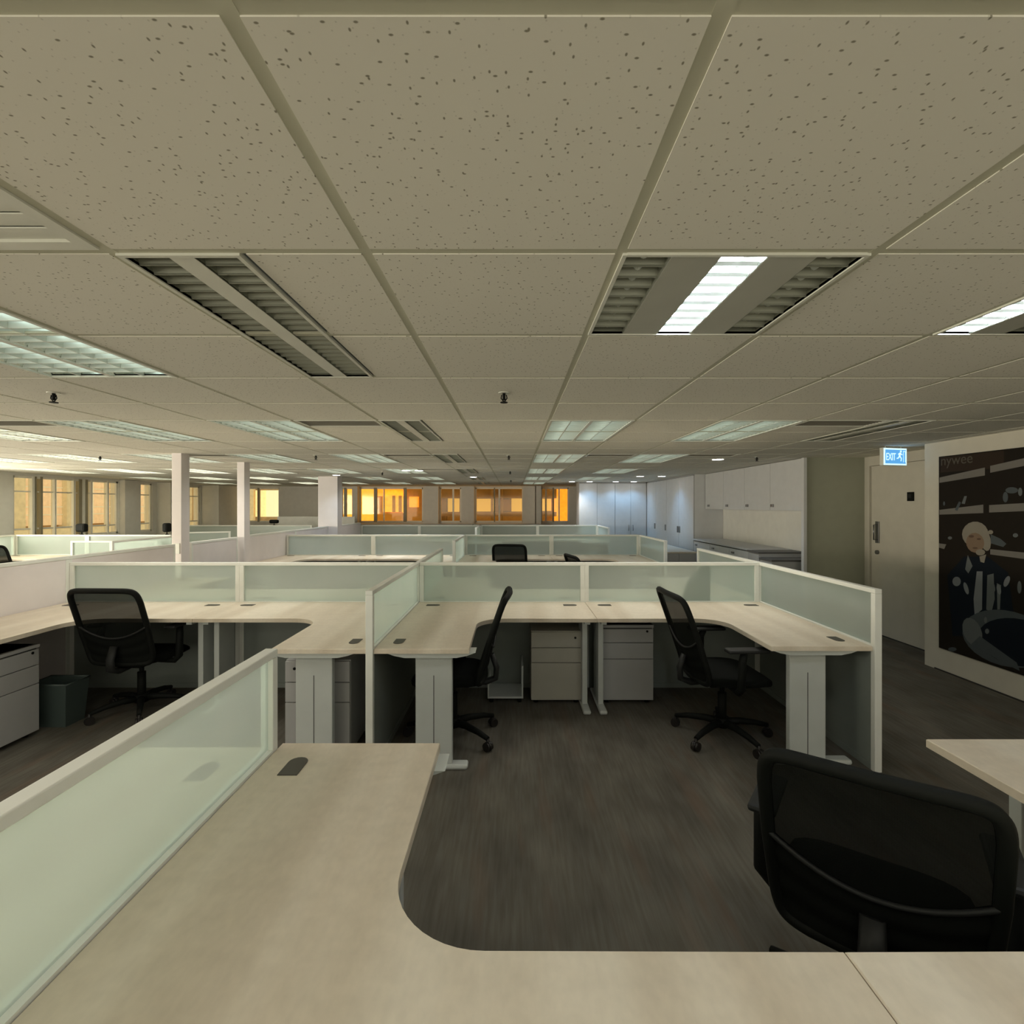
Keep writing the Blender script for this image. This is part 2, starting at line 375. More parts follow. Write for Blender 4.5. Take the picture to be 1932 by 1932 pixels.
for k, (a, b_) in enumerate(wins):
    x0, x1 = X16(a), X16(b_)
    wd = MB().m('frame_win').box(x0, x0+.035, YF+.02, YF+.08, zs, zt).box(x1-.035, x1, YF+.02, YF+.08, zs, zt).box(x0, x1, YF+.02, YF+.08, zs, zs+.035).box(x0, x1, YF+.02, YF+.08, zt-.04, zt)
    for px, hw, mt_ in mull.get(k, []):
        wd.m(mt_).box(X16(px-hw), X16(px+hw), YF+.015, YF+.085, zs, zt)
    wo = wd.build('window_%d' % (k+1)); tag(wo, kind='structure')
    MB().box(x0+.03, x1-.03, YF+.045, YF+.051, zs+.03, zt-.03).build('window_glass', 'amber' if k > 0 else 'pale_glass', wo)
# ---- left wall with windows
XL = -9.0
def Y9(px): return 9.0*966/(968-px)
segs = [(2.0, 4.4, 'off'), (5.2, 8.2, 'off'), (Y9(25), Y9(225), 'w'), (Y9(258), Y9(288), 'w'), (Y9(358), Y9(378), 'w')]  # the first two windows lie out of view, added for their light
zs2 = .92
mb = MB(); ys = -4.2
for a, b_, _ in segs:
    mb.box(XL-.2, XL, ys, a, 0, 2.42).box(XL-.2, XL, a, b_, 0, zs2).box(XL-.2, XL, a, b_, 2.10, 2.42); ys = b_
mb.box(XL-.2, XL, ys, YF, 0, 2.42)
struct(mb, 'wall_left', 'wall')
struct(MB().box(XL, XL+.12, Y9(226), Y9(256), 0, 2.14).box(XL, XL+.35, Y9(296), Y9(326), 0, 2.14).box(XL, XL+.5, Y9(380), YF, 0, 2.14), 'wall_left_pilasters', 'wall')
for k, (a, b_, _) in enumerate(segs):
    wd = MB().m('frame_win'); f = .05
    wd.box(XL-.1, XL-.03, a, a+f, zs2, 2.1).box(XL-.1, XL-.03, b_-f, b_, zs2, 2.1).box(XL-.1, XL-.03, a, b_, zs2, zs2+.04).box(XL-.1, XL-.03, a, b_, 2.06, 2.1)
    wd.box(XL-.09, XL-.05, a, b_, 1.80, 1.825).box(XL-.09, XL-.05, a, b_, 1.10, 1.13)
    if k == 2:
        for px, hw, mt_ in ((66, 3, 'frame_win'), (70, 2, 'frame_dark'), (81, 2, 'frame_dark'), (107, 1.5, 'frame_win'), (143, 2, 'frame_win'), (154, 3, 'frame_dark'), (160, 3, 'frame_win'), (166, 2, 'frame_dark'), (175, 1.5, 'frame_win'), (206, 1.5, 'frame_win')):
            wd.m(mt_).box(XL-.1, XL-.02, Y9(px-hw), Y9(px+hw), zs2, 2.1)
    wo = wd.build('window_%d' % (k+7)); tag(wo, kind='structure')
    MB().box(XL-.075, XL-.069, a+.04, b_-.04, zs2+.03, 2.07).build('window_glass', 'pale_glass', wo)

# ---- what is seen through the windows: the building across
def XF(px, Y): return (px-968)*Y/966
def zf(py, Y): return 1.55-(py-954)*Y/966
bd = empty('office_building', (0, 20.0, 0))
tag(bd, 'neighbouring office floors with amber lit windows seen through the far windows', 'building')
Yb = 20.0
def fp(mb, a, b_, t, bo, d=0.0, th=.1): mb.box(XF(a, Yb+d), XF(b_, Yb+d), d, d+th, zf(bo, Yb+d), zf(t, Yb+d))
mb = MB().m('conc'); fp(mb, 400, 1180, 840, 1130, 1.2, .3); mb.build('facade_wall', None, bd)
mb = MB().m('conc_dark'); fp(mb, 800, 1050, 910, 940, .3, .9); mb.build('floor_slab', None, bd)
mb = MB().m('conc_dark'); fp(mb, 800, 1050, 966, 974, .2, 1.0); mb.build('floor_slab', None, bd)
for a, b_, d_ in ((825, 842, .5), (926, 930, .1), (946, 949, .1)):
    mb = MB().m('conc_dark'); fp(mb, a, b_, 915, 1000, d_, .3); mb.build('facade_column', None, bd)
for a, b_, t, bo, mt_ in ((674, 707, 918, 985, 'win_yellow'), (722, 762, 925, 968, 'win_yellow'), (711, 762, 918, 936, 'win_orange'), (711, 760, 966, 985, 'tan'), (772, 789, 937, 957, 'win_orange'), (845, 866, 938, 966, 'win_pale'), (899, 931, 941, 965, 'win_pale'), (948, 962, 942, 964, 'tan'), (965, 988, 940, 965, 'win_pale'), (1022, 1040, 941, 964, 'win_pale'), (644, 668, 915, 985, 'win_yellow'), (455, 478, 915, 982, 'facade_pale'), (482, 500, 925, 975, 'win_yellow'), (502, 530, 925, 975, 'win_pale'), (425, 450, 920, 980, 'win_yellow')):
    mb = MB().m(mt_); fp(mb, a, b_, t, bo, 1.0, .18); mb.build('window', None, bd)
mb = MB().m('win_orange'); fp(mb, 1046, 1076, 915, 1000, .9, .2); mb.build('orange_shutter', None, bd)
for a, b_ in ((740, 745), (752, 757)):
    mb = MB().m('conc'); fp(mb, a, b_, 935, 966, .8, .1); mb.build('facade_column', None, bd)
b2 = empty('apartment_building', (-12.5, 0, 0))
tag(b2, 'tan building with curtained bays seen through the long left windows', 'building')
MB().box(-1.2, -.6, -1, 24, -1, 4.5).build('facade_wall', 'tan', b2)
for k in range(9):
    y0 = 9.0 + k*1.05 if k else 8.6
    MB().box(-.6, -.35, 6+k*1.75, 6.5+k*1.75, -1, 4.5).build('facade_column', 'facade_pale', b2)
MB().box(-.6, -.2, -1, 24, .45, .9).box(-.6, -.2, -1, 24, 2.6, 3.0).build('floor_slab', 'facade_pale', b2)
for k in range(8):
    wn = MB().box(-.6, -.5, 6.55+k*1.75, 8.0+k*1.75, 1.0, 2.5).build('window', 'win_peach', b2)
    mb = MB().m('frame_win')
    for q_ in (.0, .48, .96, 1.41): mb.box(-.5, -.46, 6.55+k*1.75+q_, 6.59+k*1.75+q_, 1.0, 2.5)
    for z_ in (1.28, 1.5, 2.05): mb.box(-.5, -.47, 6.59+k*1.75, 7.96+k*1.75, z_, z_+.03)
    mb.build('window_bars', None, wn)

# ================================================================== CEILING FIXTURES
ZT = ZC
def louvre_wide(name, tube_mat='tube_off', tr=.013):
    r = empty(name)
    MB().m('fix_frame').box(.006, .022, .01, 1.18, ZT-.004, ZT+.01).box(.582, .598, .01, 1.18, ZT-.004, ZT+.01).box(.022, .582, .01, .026, ZT-.004, ZT+.01).box(.022, .582, 1.164, 1.18, ZT-.004, ZT+.01).box(.290, .314, .026, 1.164, ZT-.002, ZT+.03).build('frame', None, r)
    mb = MB().m('reflector')
    for x0 in (.022, .314):
        pr = [(x0, ZT+.004), (x0+.03, ZT+.05), (x0+.09, ZT+.085), (x0+.18, ZT+.085), (x0+.24, ZT+.05), (x0+.268, ZT+.004)]
        for a, b_ in zip(pr, pr[1:]): mb.quad((a[0], .026, a[1]), (b_[0], .026, b_[1]), (b_[0], 1.164, b_[1]), (a[0], 1.164, a[1]))
        for y in (.026, 1.164): mb.poly([(p[0], y, p[1]) for p in pr])
    mb.build('reflector', None, r)
    mb = MB().m('blade')
    for x0 in (.026, .318):
        for k in range(1, 16):
            y = .026+k*1.138/16
            mb.box(x0, x0+.26, y-.003, y+.003, ZT, ZT+.032)
        mb.box(x0+.128, x0+.134, .03, 1.16, ZT, ZT+.03)
    mb.build('louvre', None, r)
    for x0 in (.156, .448): MB().tube([(x0, .04, ZT+.05), (x0, 1.15, ZT+.05)], tr, 8).build('tube', tube_mat, r)
    return r
def strip(mb, x0, x1, y0, y1, n):
    mb.m('fix_unlit'); mb.quad((x0, y0, ZT+.05), (x1, y0, ZT+.05), (x1, y1, ZT+.05), (x0, y1, ZT+.05))
    for x in (x0, x1): mb.quad((x, y0, ZT), (x, y1, ZT), (x, y1, ZT+.05), (x, y0, ZT+.05))
    for y in (y0, y1): mb.quad((x0, y, ZT), (x1, y, ZT), (x1, y, ZT+.05), (x0, y, ZT+.05))
def blades(mb, x0, x1, y0, y1, n, hb=.028):
    for k in range(1, n):
        y = y0+k*(y1-y0)/n
        # V-shaped parabolic blade
        xm = (x0+x1)/2
        mb.box(x0, x1, y-.002, y+.002, ZT+.002, ZT+hb)
        mb.quad((x0, y-.012, ZT+hb), (x1, y-.012, ZT+hb), (x1, y, ZT+.002), (x0, y, ZT+.002))
def louvre_narrow(name):
    r = empty(name)
    MB().m('fix_frame').box(.004, .016, .01, 1.18, ZT-.004, ZT+.008).box(.288, .300, .01, 1.18, ZT-.004, ZT+.008).box(.016, .288, .01, .022, ZT-.004, ZT+.008).box(.016, .288, 1.168, 1.18, ZT-.004, ZT+.008).build('frame', None, r)
    MB().box(.122, .182, .022, 1.168, ZT-.002, ZT+.004).build('centre_panel', 'fix_frame', r)
    mb = MB(); strip(mb, .016, .122, .022, 1.168, 0); strip(mb, .182, .288, .022, 1.168, 0); mb.build('reflector', None, r)
    for x0 in (.016, .182):
        mb = MB().m('fix_unlit'); blades(mb, x0, x0+.106, .022, 1.168, 22); mb.build('louvre', None, r)
    return r
def louvre_triple(name, lit):
    r = empty(name)
    MB().m('fix_frame').box(.006, .016, .01, .584, ZT-.004, ZT+.008).box(.588, .598, .01, .584, ZT-.004, ZT+.008).box(.016, .588, .008, .018, ZT-.004, ZT+.008).box(.016, .588, .576, .586, ZT-.004, ZT+.008).build('frame', None, r)
    xs = [(.016, .125), (.247, .357), (.479, .588)]
    MB().m('fix_panel').box(.127, .245, .018, .576, ZT-.001, ZT+.004).box(.359, .477, .018, .576, ZT-.001, ZT+.004).build('panel', None, r)
    for k, (a, b_) in enumerate(xs):
        on = k == lit
        mb = MB()
        if on:
            mb.m('reflector'); z2 = ZT+.05
            mb.quad((a, .018, z2), (b_, .018, z2), (b_, .576, z2), (a, .576, z2))
            for x in (a, b_): mb.quad((x, .018, ZT), (x, .576, ZT), (x, .576, z2), (x, .018, z2))
            for y in (.018, .576): mb.quad((a, y, ZT), (b_, y, ZT), (b_, y, z2), (a, y, z2))
        else: strip(mb, a, b_, .018, .576, 0)
        rf = mb.build('reflector', None, r)
        if on: tag(rf, 'bright lit strip reflector')
        mb = MB().m('blade' if on else 'fix_unlit'); blades(mb, a, b_, .018, .576, 9, .010 if on else .028); mb.build('louvre', None, r)
        t = MB().tube([((a+b_)/2, .03, ZT+(.042 if on else .03)), ((a+b_)/2, .565, ZT+(.042 if on else .03))], .028 if on else .012, 12).build('tube', 'tube_on' if on else 'tube_off', r)
        if on: tag(t, 'glowing white tube')
    return r
def fill_wide(name):
    r = empty(name)
    MB().m('fix_frame').box(.006, .03, .01, 1.18, ZT-.004, ZT+.02).box(.574, .598, .01, 1.18, ZT-.004, ZT+.02).box(.03, .574, .01, .03, ZT-.004, ZT+.02).box(.03, .574, 1.16, 1.18, ZT-.004, ZT+.02).build('frame', None, r)
    MB().box(.03, .574, .03, 1.16, ZT+.004, ZT+.02).build('diffuser', 'diff_fill', r)
    return r
ordw = ['first', 'second', 'third', 'fourth', 'fifth', 'sixth']
colw = {-13: 'seventh column left', -11: 'sixth column left', -9: 'fifth column left', -7: 'fourth column left', -5: 'third column left', -3: 'second column left', -1: 'first column left', 1: 'first column right', 3: 'second column right', 5: 'third column right'}
pw = louvre_wide('ceiling_light', 'tube_glow'); uw = [False]; pn = louvre_narrow('ceiling_light'); un = [False]; pl = fill_wide('ceiling_light'); ul = [False]; pg = louvre_wide('ceiling_light', 'tube_warm', .018); ug = [False]
for kind, i, j, r in fixtures:
    if cx(i) < -9.2: continue
    loc = (cx(i), cy(j), 0)
    if j == -4:
        if i in (-9, -5, -3, -1, 1, 3, 5):
            place(pl, ul, (cx(i), cy(j), 0), 0, 'unseen ceiling light added as fill above and behind the viewpoint, %s of centre' % colw[i], 'ceiling light', 'added fill lights behind the viewpoint')
            continue
        kind = 'wide'
    if (i, j) in ((-5, 0), (-7, 0)) or (i <= -9 and j >= 0) or (i, j) == (-7, 4):  # the near out-of-view ones are lit as added fill for the left desks
        place(pg, ug, loc, 0, 'lit ceiling light over the left window side, row %s, %s of centre' % (ordw[max(r-1, 0)], colw[i]), 'ceiling light', 'lit lights over the window side')
        continue
    if kind == 'triple':
        if i == 1: tag(louvre_triple('ceiling_light', 1), 'square three-strip ceiling light with its middle strip glowing white', 'ceiling light').location = loc
        else: tag(louvre_triple('ceiling_light', 0), 'square ceiling light at the right edge with only its left strip glowing', 'ceiling light').location = loc
        continue
    rw = ordw[max(r-1, 0)]
    if kind == 'narrow':
        place(pn, un, loc, 0, 'narrow unlit twin-louvre ceiling light, %s row away, %s of centre' % (rw, colw[i]), 'ceiling light', 'narrow unlit ceiling lights')
    else:
        o = place(pw, uw, loc, 0, 'wide silver louvre ceiling light, %s row away, %s of centre' % (rw if j >= 0 else 'overhead', colw[i]), 'ceiling light', 'wide silver louvre ceiling lights')
        # added lamp under the louvre brightens the desks; limited spread hides it from view
        W_ = {-7: 7, -5: 6.8, -3: 5.2, 1: 5.8, 3: 5.8}.get(i, 0)
        if 0 <= j < 20 and W_:
            if j == 8 and i == 3: W_ = 3.5
            if j >= 12: W_ *= .8 if i < 3 else .12
            la = area('louvre_fill', (.302, .595, ZC-.006), (0, 0, 0), .52, 1.1, W_, (1.0, .94, .84)); la.data.spread = math.radians(132); la.parent = o
# vents
def vent(name):
    r = empty(name)
    MB().m('fix_frame').box(.012, .592, .012, .03, ZT-.003, ZT+.008).box(.012, .592, .27, .288, ZT-.003, ZT+.008).box(.012, .03, .03, .27, ZT-.003, ZT+.008).box(.574, .592, .03, .27, ZT-.003, ZT+.008).build('frame', None, r)
    MB().box(.03, .574, .03, .27, ZT+.03, ZT+.04).build('throat', 'vent_dark', r)
    for k in range(7):
        x = .03; y = .05+k*.033
        MB().m('vent').quad((.03, y, ZT), (.574, y, ZT), (.574, y+.016, ZT+.022), (.03, y+.016, ZT+.022)).build('slat', None, r, solid=.002)
    return r
pv = vent('air_vent'); uv = [False]
for (i, j), lb in zip(vents, ('left of the central run of ceiling tiles, nearest', 'near the exit sign, nearest on the right', 'far left, nearest', 'left of centre in the second band', 'right of centre beside the lit downlight', 'far left in the second band', 'left of centre in the third band', 'far left in the third band', 'just right of centre in the second band')):
    place(pv, uv, (cx(i), cy(j), 0), 0, 'slatted ceiling air vent %s' % lb, 'air vent', 'ceiling air vents')
r = empty('air_diffuser', (cx(-2), cy(-1), 0)); tag(r, 'pale square ribbed air diffuser panel at the upper left, beside the thick ceiling bar', 'air diffuser')
MB().box(.014, .59, .014, .05, ZC-.003, ZC+.01).box(.014, .59, .544, .58, ZC-.003, ZC+.01).box(.014, .05, .05, .544, ZC-.003, ZC+.01).box(.554, .59, .05, .544, ZC-.003, ZC+.01).build('frame', 'fix_frame', r)
MB().box(.05, .554, .05, .544, ZC+.03, ZC+.04).build('back_plate', 'grid', r)
for k in range(9):
    y = .06+k*.054
    MB().quad((.05, y, ZC+.002), (.554, y, ZC+.002), (.554, y+.052, ZC+.006), (.05, y+.052, ZC+.006)).build('rib', 'fix_frame', r, solid=.003)
# sprinklers
def sprinkler(name):
    r = empty(name)
    MB().m('fix_frame').cyl((0, 0, ZC-.004), .03, .006, 18).build('ceiling_plate', None, r)
    MB().m('black').cyl((0, 0, ZC-.04), .008, .038, 10).tube([(-.012, 0, ZC-.012), (-.016, 0, ZC-.03), (0, 0, ZC-.05)], .003, 6).tube([(.012, 0, ZC-.012), (.016, 0, ZC-.03), (0, 0, ZC-.05)], .003, 6).build('valve', None, r)
    MB().m('black').cyl((0, 0, ZC-.054), .020, .004, 14).build('deflector', None, r)
    return r
ps = sprinkler('sprinkler'); us = [False]
for x, y, lb in ((-.048, 2.72, 'over the middle of the desks, nearest one'), (-2.44, 2.72, 'over the left desks, nearest one'), (-2.35, 6.1, 'left of centre in the second row'), (-.05, 6.1, 'at centre in the second row'), (-2.35, 9.2, 'left of centre in the third row'), (-.05, 8.9, 'at centre in the third row'), (-.05, 11.9, 'at centre in the fourth row'), (-5.0, 6.2, 'far left behind the thin column'), (3.0, 6.3, 'in front of the sage wall')):
    place(ps, us, (x, y, 0), 0, 'small ceiling sprinkler %s' % lb, 'sprinkler', 'ceiling sprinklers')
# downlights
def downlight(name):
    r = empty(name)
    mb = MB().m('fix_frame'); n = 24; R1, R2 = .085, .07
    for k in range(n):
        a, b_ = 2*PI*k/n, 2*PI*(k+1)/n
        mb.quad((R1*math.cos(a), R1*math.sin(a), ZC-.003), (R1*math.cos(b_), R1*math.sin(b_), ZC-.003), (R2*math.cos(b_), R2*math.sin(b_), ZC-.007), (R2*math.cos(a), R2*math.sin(a), ZC-.007))
        mb.quad((R1*math.cos(a), R1*math.sin(a), ZC-.003), (R1*math.cos(b_), R1*math.sin(b_), ZC-.003), (R1*math.cos(b_), R1*math.sin(b_), ZC+.001), (R1*math.cos(a), R1*math.sin(a), ZC+.001))
    mb.build('trim_ring', None, r)
    MB().cyl((0, 0, ZC-.0075), .071, .004, 24).build('lens', 'down_on', r)
    return r
pd = downlight('downlight'); ud = [False]
cool = (.30, .62, 1.0); warm = (1, .93, .80)
for x, y, c, e, lb in ((2.64, 6.6, cool, .2, 'above the right-hand kitchenette side'), (-1.82, 8.7, warm, .6, 'left one of the pair left of centre'), (-1.60, 8.7, warm, .6, 'right one of the pair left of centre'), (-.83, 10.7, warm, .6, 'single one left of the central aisle'), (1.46, 12.7, warm, .8, 'left of the tall blue-lit cabinets'), (1.90, 12.72, cool, .07, 'over the leftmost far cabinet door'), (2.55, 12.72, cool, .07, 'over the third far cabinet door'), (3.0, 12.72, cool, .07, 'over the rightmost far cabinet door'), (2.58, 10.4, cool, .10, 'in front of the side cabinets, left'), (3.02, 10.4, cool, .10, 'in front of the side cabinets, right'), (-3.45, 10.0, warm, .14, 'beside the thick far column')):
    o = place(pd, ud, (x, y, 0), 0, 'lit round ceiling downlight %s' % lb, 'downlight', 'lit downlights')
    li = bpy.data.lights.new('downlight_beam', 'SPOT'); li.energy = SPOT_W*e; li.color = c; li.spot_size = math.radians(125); li.spot_blend = .7; li.shadow_soft_size = .05
    lo = bpy.data.objects.new('downlight_beam', li); COL.objects.link(lo); lo.location = (0, 0, ZC-.02); lo.parent = o

# exit sign
def to_mesh(fo):
    bpy.context.view_layer.update()
    dg = bpy.context.evaluated_depsgraph_get(); me = bpy.data.meshes.new_from_object(fo.evaluated_get(dg))
    nm = fo.name; o = bpy.data.objects.new(nm + '_', me); COL.objects.link(o); o.parent = fo.parent
    o.location = fo.location; o.rotation_euler = fo.rotation_euler; o.scale = fo.scale
    if not me.materials:
        me.materials.append(fo.data.materials[0])
    bpy.data.objects.remove(fo); o.name = nm; return o
ex = empty('exit_sign', (3.86, 5.2, 0), math.radians(14))
tag(ex, 'blue glowing EXIT sign hanging from the ceiling near the door', 'exit sign')
MB().m('fix_frame').box(-.15, .15, -.02, .02, 1.955, 2.135, .004).build('housing', None, ex)
MB().tube([(-.1, 0, 2.13), (-.1, 0, ZC)], .005, 6).tube([(.1, 0, 2.13), (.1, 0, ZC)], .005, 6).build('hanger', 'fix_frame', ex)
MB().box(-.145, .145, -.024, -.0205, 1.96, 2.13).build('lit_border', 'sign_white', ex)
MB().box(-.130, .130, -.0265, -.0245, 1.975, 2.115).build('lit_face', 'sign_blue', ex)
fc = bpy.data.curves.new('letters', 'FONT'); fc.body = 'EXIT'; fc.size = .105; fc.extrude = .001; fc.space_character = .92
fo = bpy.data.objects.new('letters', fc); COL.objects.link(fo); fo.data.materials.append(M['sign_white']); fo.parent = ex
fo.location = (-.124, -.0275, 2.008); fo.rotation_euler = (PI/2, 0, 0); fo.scale = (.62, 1, 1); to_mesh(fo)
mb = MB().m('sign_white'); yy = -.028
def bar(x0, z0, x1, z1, w_):
    d = Vector((x1-x0, z1-z0)); d.normalize(); n_ = Vector((-d.y, d.x))*w_/2
    mb.poly([(x0+n_.x, yy, z0+n_.y), (x1+n_.x, yy, z1+n_.y), (x1-n_.x, yy, z1-n_.y), (x0-n_.x, yy, z0-n_.y)])
bar(.058, 2.085, .048, 2.045, .022); bar(.05, 2.05, .074, 2.028, .012); bar(.074, 2.028, .066, 2.0, .011); bar(.05, 2.05, .03, 2.03, .012); bar(.03, 2.03, .012, 2.028, .010); bar(.058, 2.078, .085, 2.065, .010); bar(.055, 2.08, .03, 2.07, .010)
mb.poly([(.066+.012*math.cos(a*PI/5), yy, 2.099+.012*math.sin(a*PI/5)) for a in range(10)])
bar(.098, 2.10, .098, 1.99, .006); bar(.124, 2.10, .124, 1.99, .006); bar(.095, 2.10, .127, 2.10, .006)
mb.build('running_figure', None, ex)

# mural (one printed panel)
def mp(px, py, k=1):
    Y = XM*966/(px-968); return (XM-.012-.0008*k, Y, 1.55-(py-954)*Y/966)
mb = MB(); mu_ = empty('wall_mural', (0, 0, 0))
Y0m, Y1m = 2.3, 4.82
mb.m('pr_dark').box(XM-.012, XM-.001, Y0m, Y1m, .215, 2.01)
KC = [0]
def mq(mt_, pts, k=1):
    KC[0] += .06; k = k*.5 + KC[0]; mb.m(mt_); mb.poly([mp(x, y, k) for x, y in pts])
def rect_on(mt_, ya, yb, z0, z1, k=1):
    mb.m(mt_); x = XM-.012-.0008*k; mb.poly([(x, ya, z0), (x, yb, z0), (x, yb, z1), (x, ya, z1)])
def ell(mt_, px, py, rx, ry, k=2, n=14, rot=0):
    pts = []
    for a in range(n):
        t = 2*PI*a/n; x = rx*math.cos(t); y = ry*math.sin(t)
        pts.append((px+x*math.cos(rot)-y*math.sin(rot), py+x*math.sin(rot)+y*math.cos(rot)))
    mq(mt_, pts, k)
rect_on('pr_brown', 4.18, 4.80, 1.86, 2.0, .3)
mq('pr_shelf', [(1775, 901), (1861, 882), (1861, 897), (1775, 911)]); mq('pr_shelf', [(1871, 879), (1990, 852), (1990, 868), (1871, 892)])
mq('pr_shelf', [(1775, 962), (1858, 952), (1858, 968), (1775, 971)]); mq('pr_shelf', [(1869, 953), (1990, 946), (1990, 962), (1869, 967)])
mq('pr_shelf', [(1871, 1036), (1990, 1048), (1990, 1062), (1871, 1046)]); mq('pr_shelf', [(1774, 1025), (1788, 1027), (1784, 1036), (1774, 1033)])
mq('pr_steel', [(1817, 950), (1822, 936), (1827, 936), (1823, 951)]); mq('pr_pan', [(1804, 962), (1812, 946), (1816, 948), (1809, 964)])
ell('pr_pan', 1912, 925, 12, 6); ell('pr_pan', 1900, 938, 5, 10); ell('pr_steel', 1928, 928, 4, 8); ell('pr_steel', 1919, 1010, 5, 4); ell('pr_steel', 1795, 1015, 4, 3); ell('pr_pan', 1784, 950, 2, 4)
mq('pr_pan', [(1872, 1008), (1890, 1016), (1902, 1026), (1896, 1032), (1872, 1025)], 2)
# person bust
ell('pr_hair', 1843, 1008, 25, 24, 3, 18); ell('pr_hair', 1862, 1018, 10, 22, 3, 14, -.2); ell('pr_hair', 1872, 1004, 5, 4, 3); ell('pr_skin', 1843, 1024, 17, 19, 4, 16, -.3); ell('pr_pan2', 1836, 1012, 5, 2.5, 5); ell('pr_pan2', 1850, 1017, 4, 2, 5); ell('pr_pan2', 1843, 1034, 5, 1.6, 5); ell('pr_hair', 1853, 1042, 9, 6, 5)
mq('pr_navy', [(1790, 1085), (1822, 1050), (1866, 1050), (1905, 1080), (1916, 1160), (1900, 1200), (1800, 1200)], 2)
mq('pr_steel', [(1829, 1047), (1838, 1068), (1830, 1082), (1824, 1074)], 3); mq('pr_hair', [(1851, 1050), (1864, 1046), (1860, 1062), (1853, 1060)], 3)
mq('pr_shirt', [(1846, 1078), (1857, 1078), (1856, 1150), (1842, 1162), (1840, 1130)], 3); mq('pr_steel', [(1866, 1085), (1878, 1082), (1880, 1130), (1874, 1155), (1864, 1150)], 3); mq('pr_steel', [(1884, 1100), (1892, 1104), (1890, 1150), (1885, 1150)], 3)
ell('pr_shirt', 1808, 1097, 8, 9, 4); ell('pr_shirt', 1826, 1110, 4, 12, 4, rot=-.3); ell('pr_shirt', 1903, 1097, 5, 11, 4, rot=.4); ell('pr_steel', 1876, 1105, 4, 12, 4, rot=-.3); ell('pr_shirt', 1888, 1112, 4, 10, 4, rot=-.2); ell('pr_steel', 1927, 1108, 4, 12, 4)
ell('pr_pan', 1905, 1205, 88, 52, 3, 28, .25); ell('pr_navy', 1925, 1212, 78, 44, 4, 28, .22)
ell('pr_steel', 1838, 1192, 17, 28, 5, 16, -.4); mq('pr_pan', [(1836, 1215), (1852, 1200), (1922, 1250), (1928, 1266), (1903, 1254)], 5)
ell('pr_steel', 1863, 1170, 3, 6, 6); ell('pr_steel', 1866, 1191, 4, 5, 6); ell('pr_pan', 1800, 1225, 8, 4, 3)
pn_ = mb.build('printed_panel', None, mu_)
fc = bpy.data.curves.new('lettering', 'FONT'); fc.body = 'nywee'; fc.size = .13; fc.extrude = .0005
fo = bpy.data.objects.new('lettering', fc); COL.objects.link(fo); fo.data.materials.append(M['pr_text']); fo.parent = mu_
fo.location = (XM-.0135, 4.80, 1.925); fo.rotation_euler = (PI/2, 0, -PI/2); to_mesh(fo)
tag(mu_, 'large dark printed mural of a person at kitchen shelves on the right wall', 'mural')

# ================================================================== COLUMNS
def column(x0, x1, y0, y1, label, outlet=False):
    c = MB().box(x0, x1, y0, y1, 0, ZC+.01, .004).build('column', 'spine')
    tag(c, label, 'column')
    if outlet:
        mb = MB().m('cap').box((x0+x1)/2-.04, (x0+x1)/2+.04, y0-.012, y0, 1.0, 1.12, .003); mb.build('socket_plate', None, c)
    return c
column(-3.90, -3.79, 5.85, 6.0, 'thin pale square column nearest the viewpoint, on the long left partition', True)
column(-3.80, -3.70, 7.05, 7.2, 'second thin pale square column along the long left partition')
column(-4.00, -3.60, 10.5, 10.78, 'thick grey column beyond the two thin ones, with a downlight beside it')

# ================================================================== PARTITIONS
HP = 1.065; TP = .042
def screen(x0, y0, x1, y1, label, group, H=HP, solid=False, top=None):
    """a desk-height screen from (x0,y0) to (x1,y1)"""
    d = Vector((x1-x0, y1-y0)); Ln = d.length; r = empty('partition_screen', (x0, y0, 0), math.atan2(d.y, d.x))
    t = TP/2
    if solid:
        MB().m('cap').box(0, Ln, -t, t, H-.028, H, .003).box(0, .03, -t, t, 0, H-.028).box(Ln-.03, Ln, -t, t, 0, H-.028).box(.03, Ln-.03, -t, t, 0, .05).build('frame', None, r)
        MB().box(.03, Ln-.03, -t+.004, t-.004, .05, H-.028).build('fabric_panel', 'spine', r)
    else:
        MB().m('cap').box(0, Ln, -t, t, H-.026, H, .003).box(0, .036, -t, t, 0, H-.026, .003).box(Ln-.036, Ln, -t, t, 0, H-.026, .003).box(.036, Ln-.036, -t, t, .715, .736).m('panel').box(.036, Ln-.036, -t, t, 0.0, .04).build('frame', None, r)
        MB().box(.036, Ln-.036, -t+.006, t-.006, .04, .715).build('lower_panel', 'panel', r)
        MB().box(.036, Ln-.036, -.004, .004, .736, H-.026).build('glass_pane', 'glass', r)
    return tag(r, label, 'partition', group)
A0, AM, A1 = -.82, .61, 2.12       # cell bounds in x
XS = -3.80; LM = -2.33
R = [.28, 4.38, 8.55, 12.75]
g1 = 'frosted glass desk screens'
h = TP/2+.002
# row R[0] (under the viewpoint) and its arms
screen(A0+h, R[0], AM, R[0], 'frosted glass screen behind the nearest desk, left of the desk seam', g1)
screen(AM, R[0], A1-h, R[0], 'frosted glass screen behind the nearest desk, right of the desk seam', g1)
screen(A0, R[0]-.02, A0, 1.74, 'large frosted glass screen running along the left edge of the nearest desk', g1)
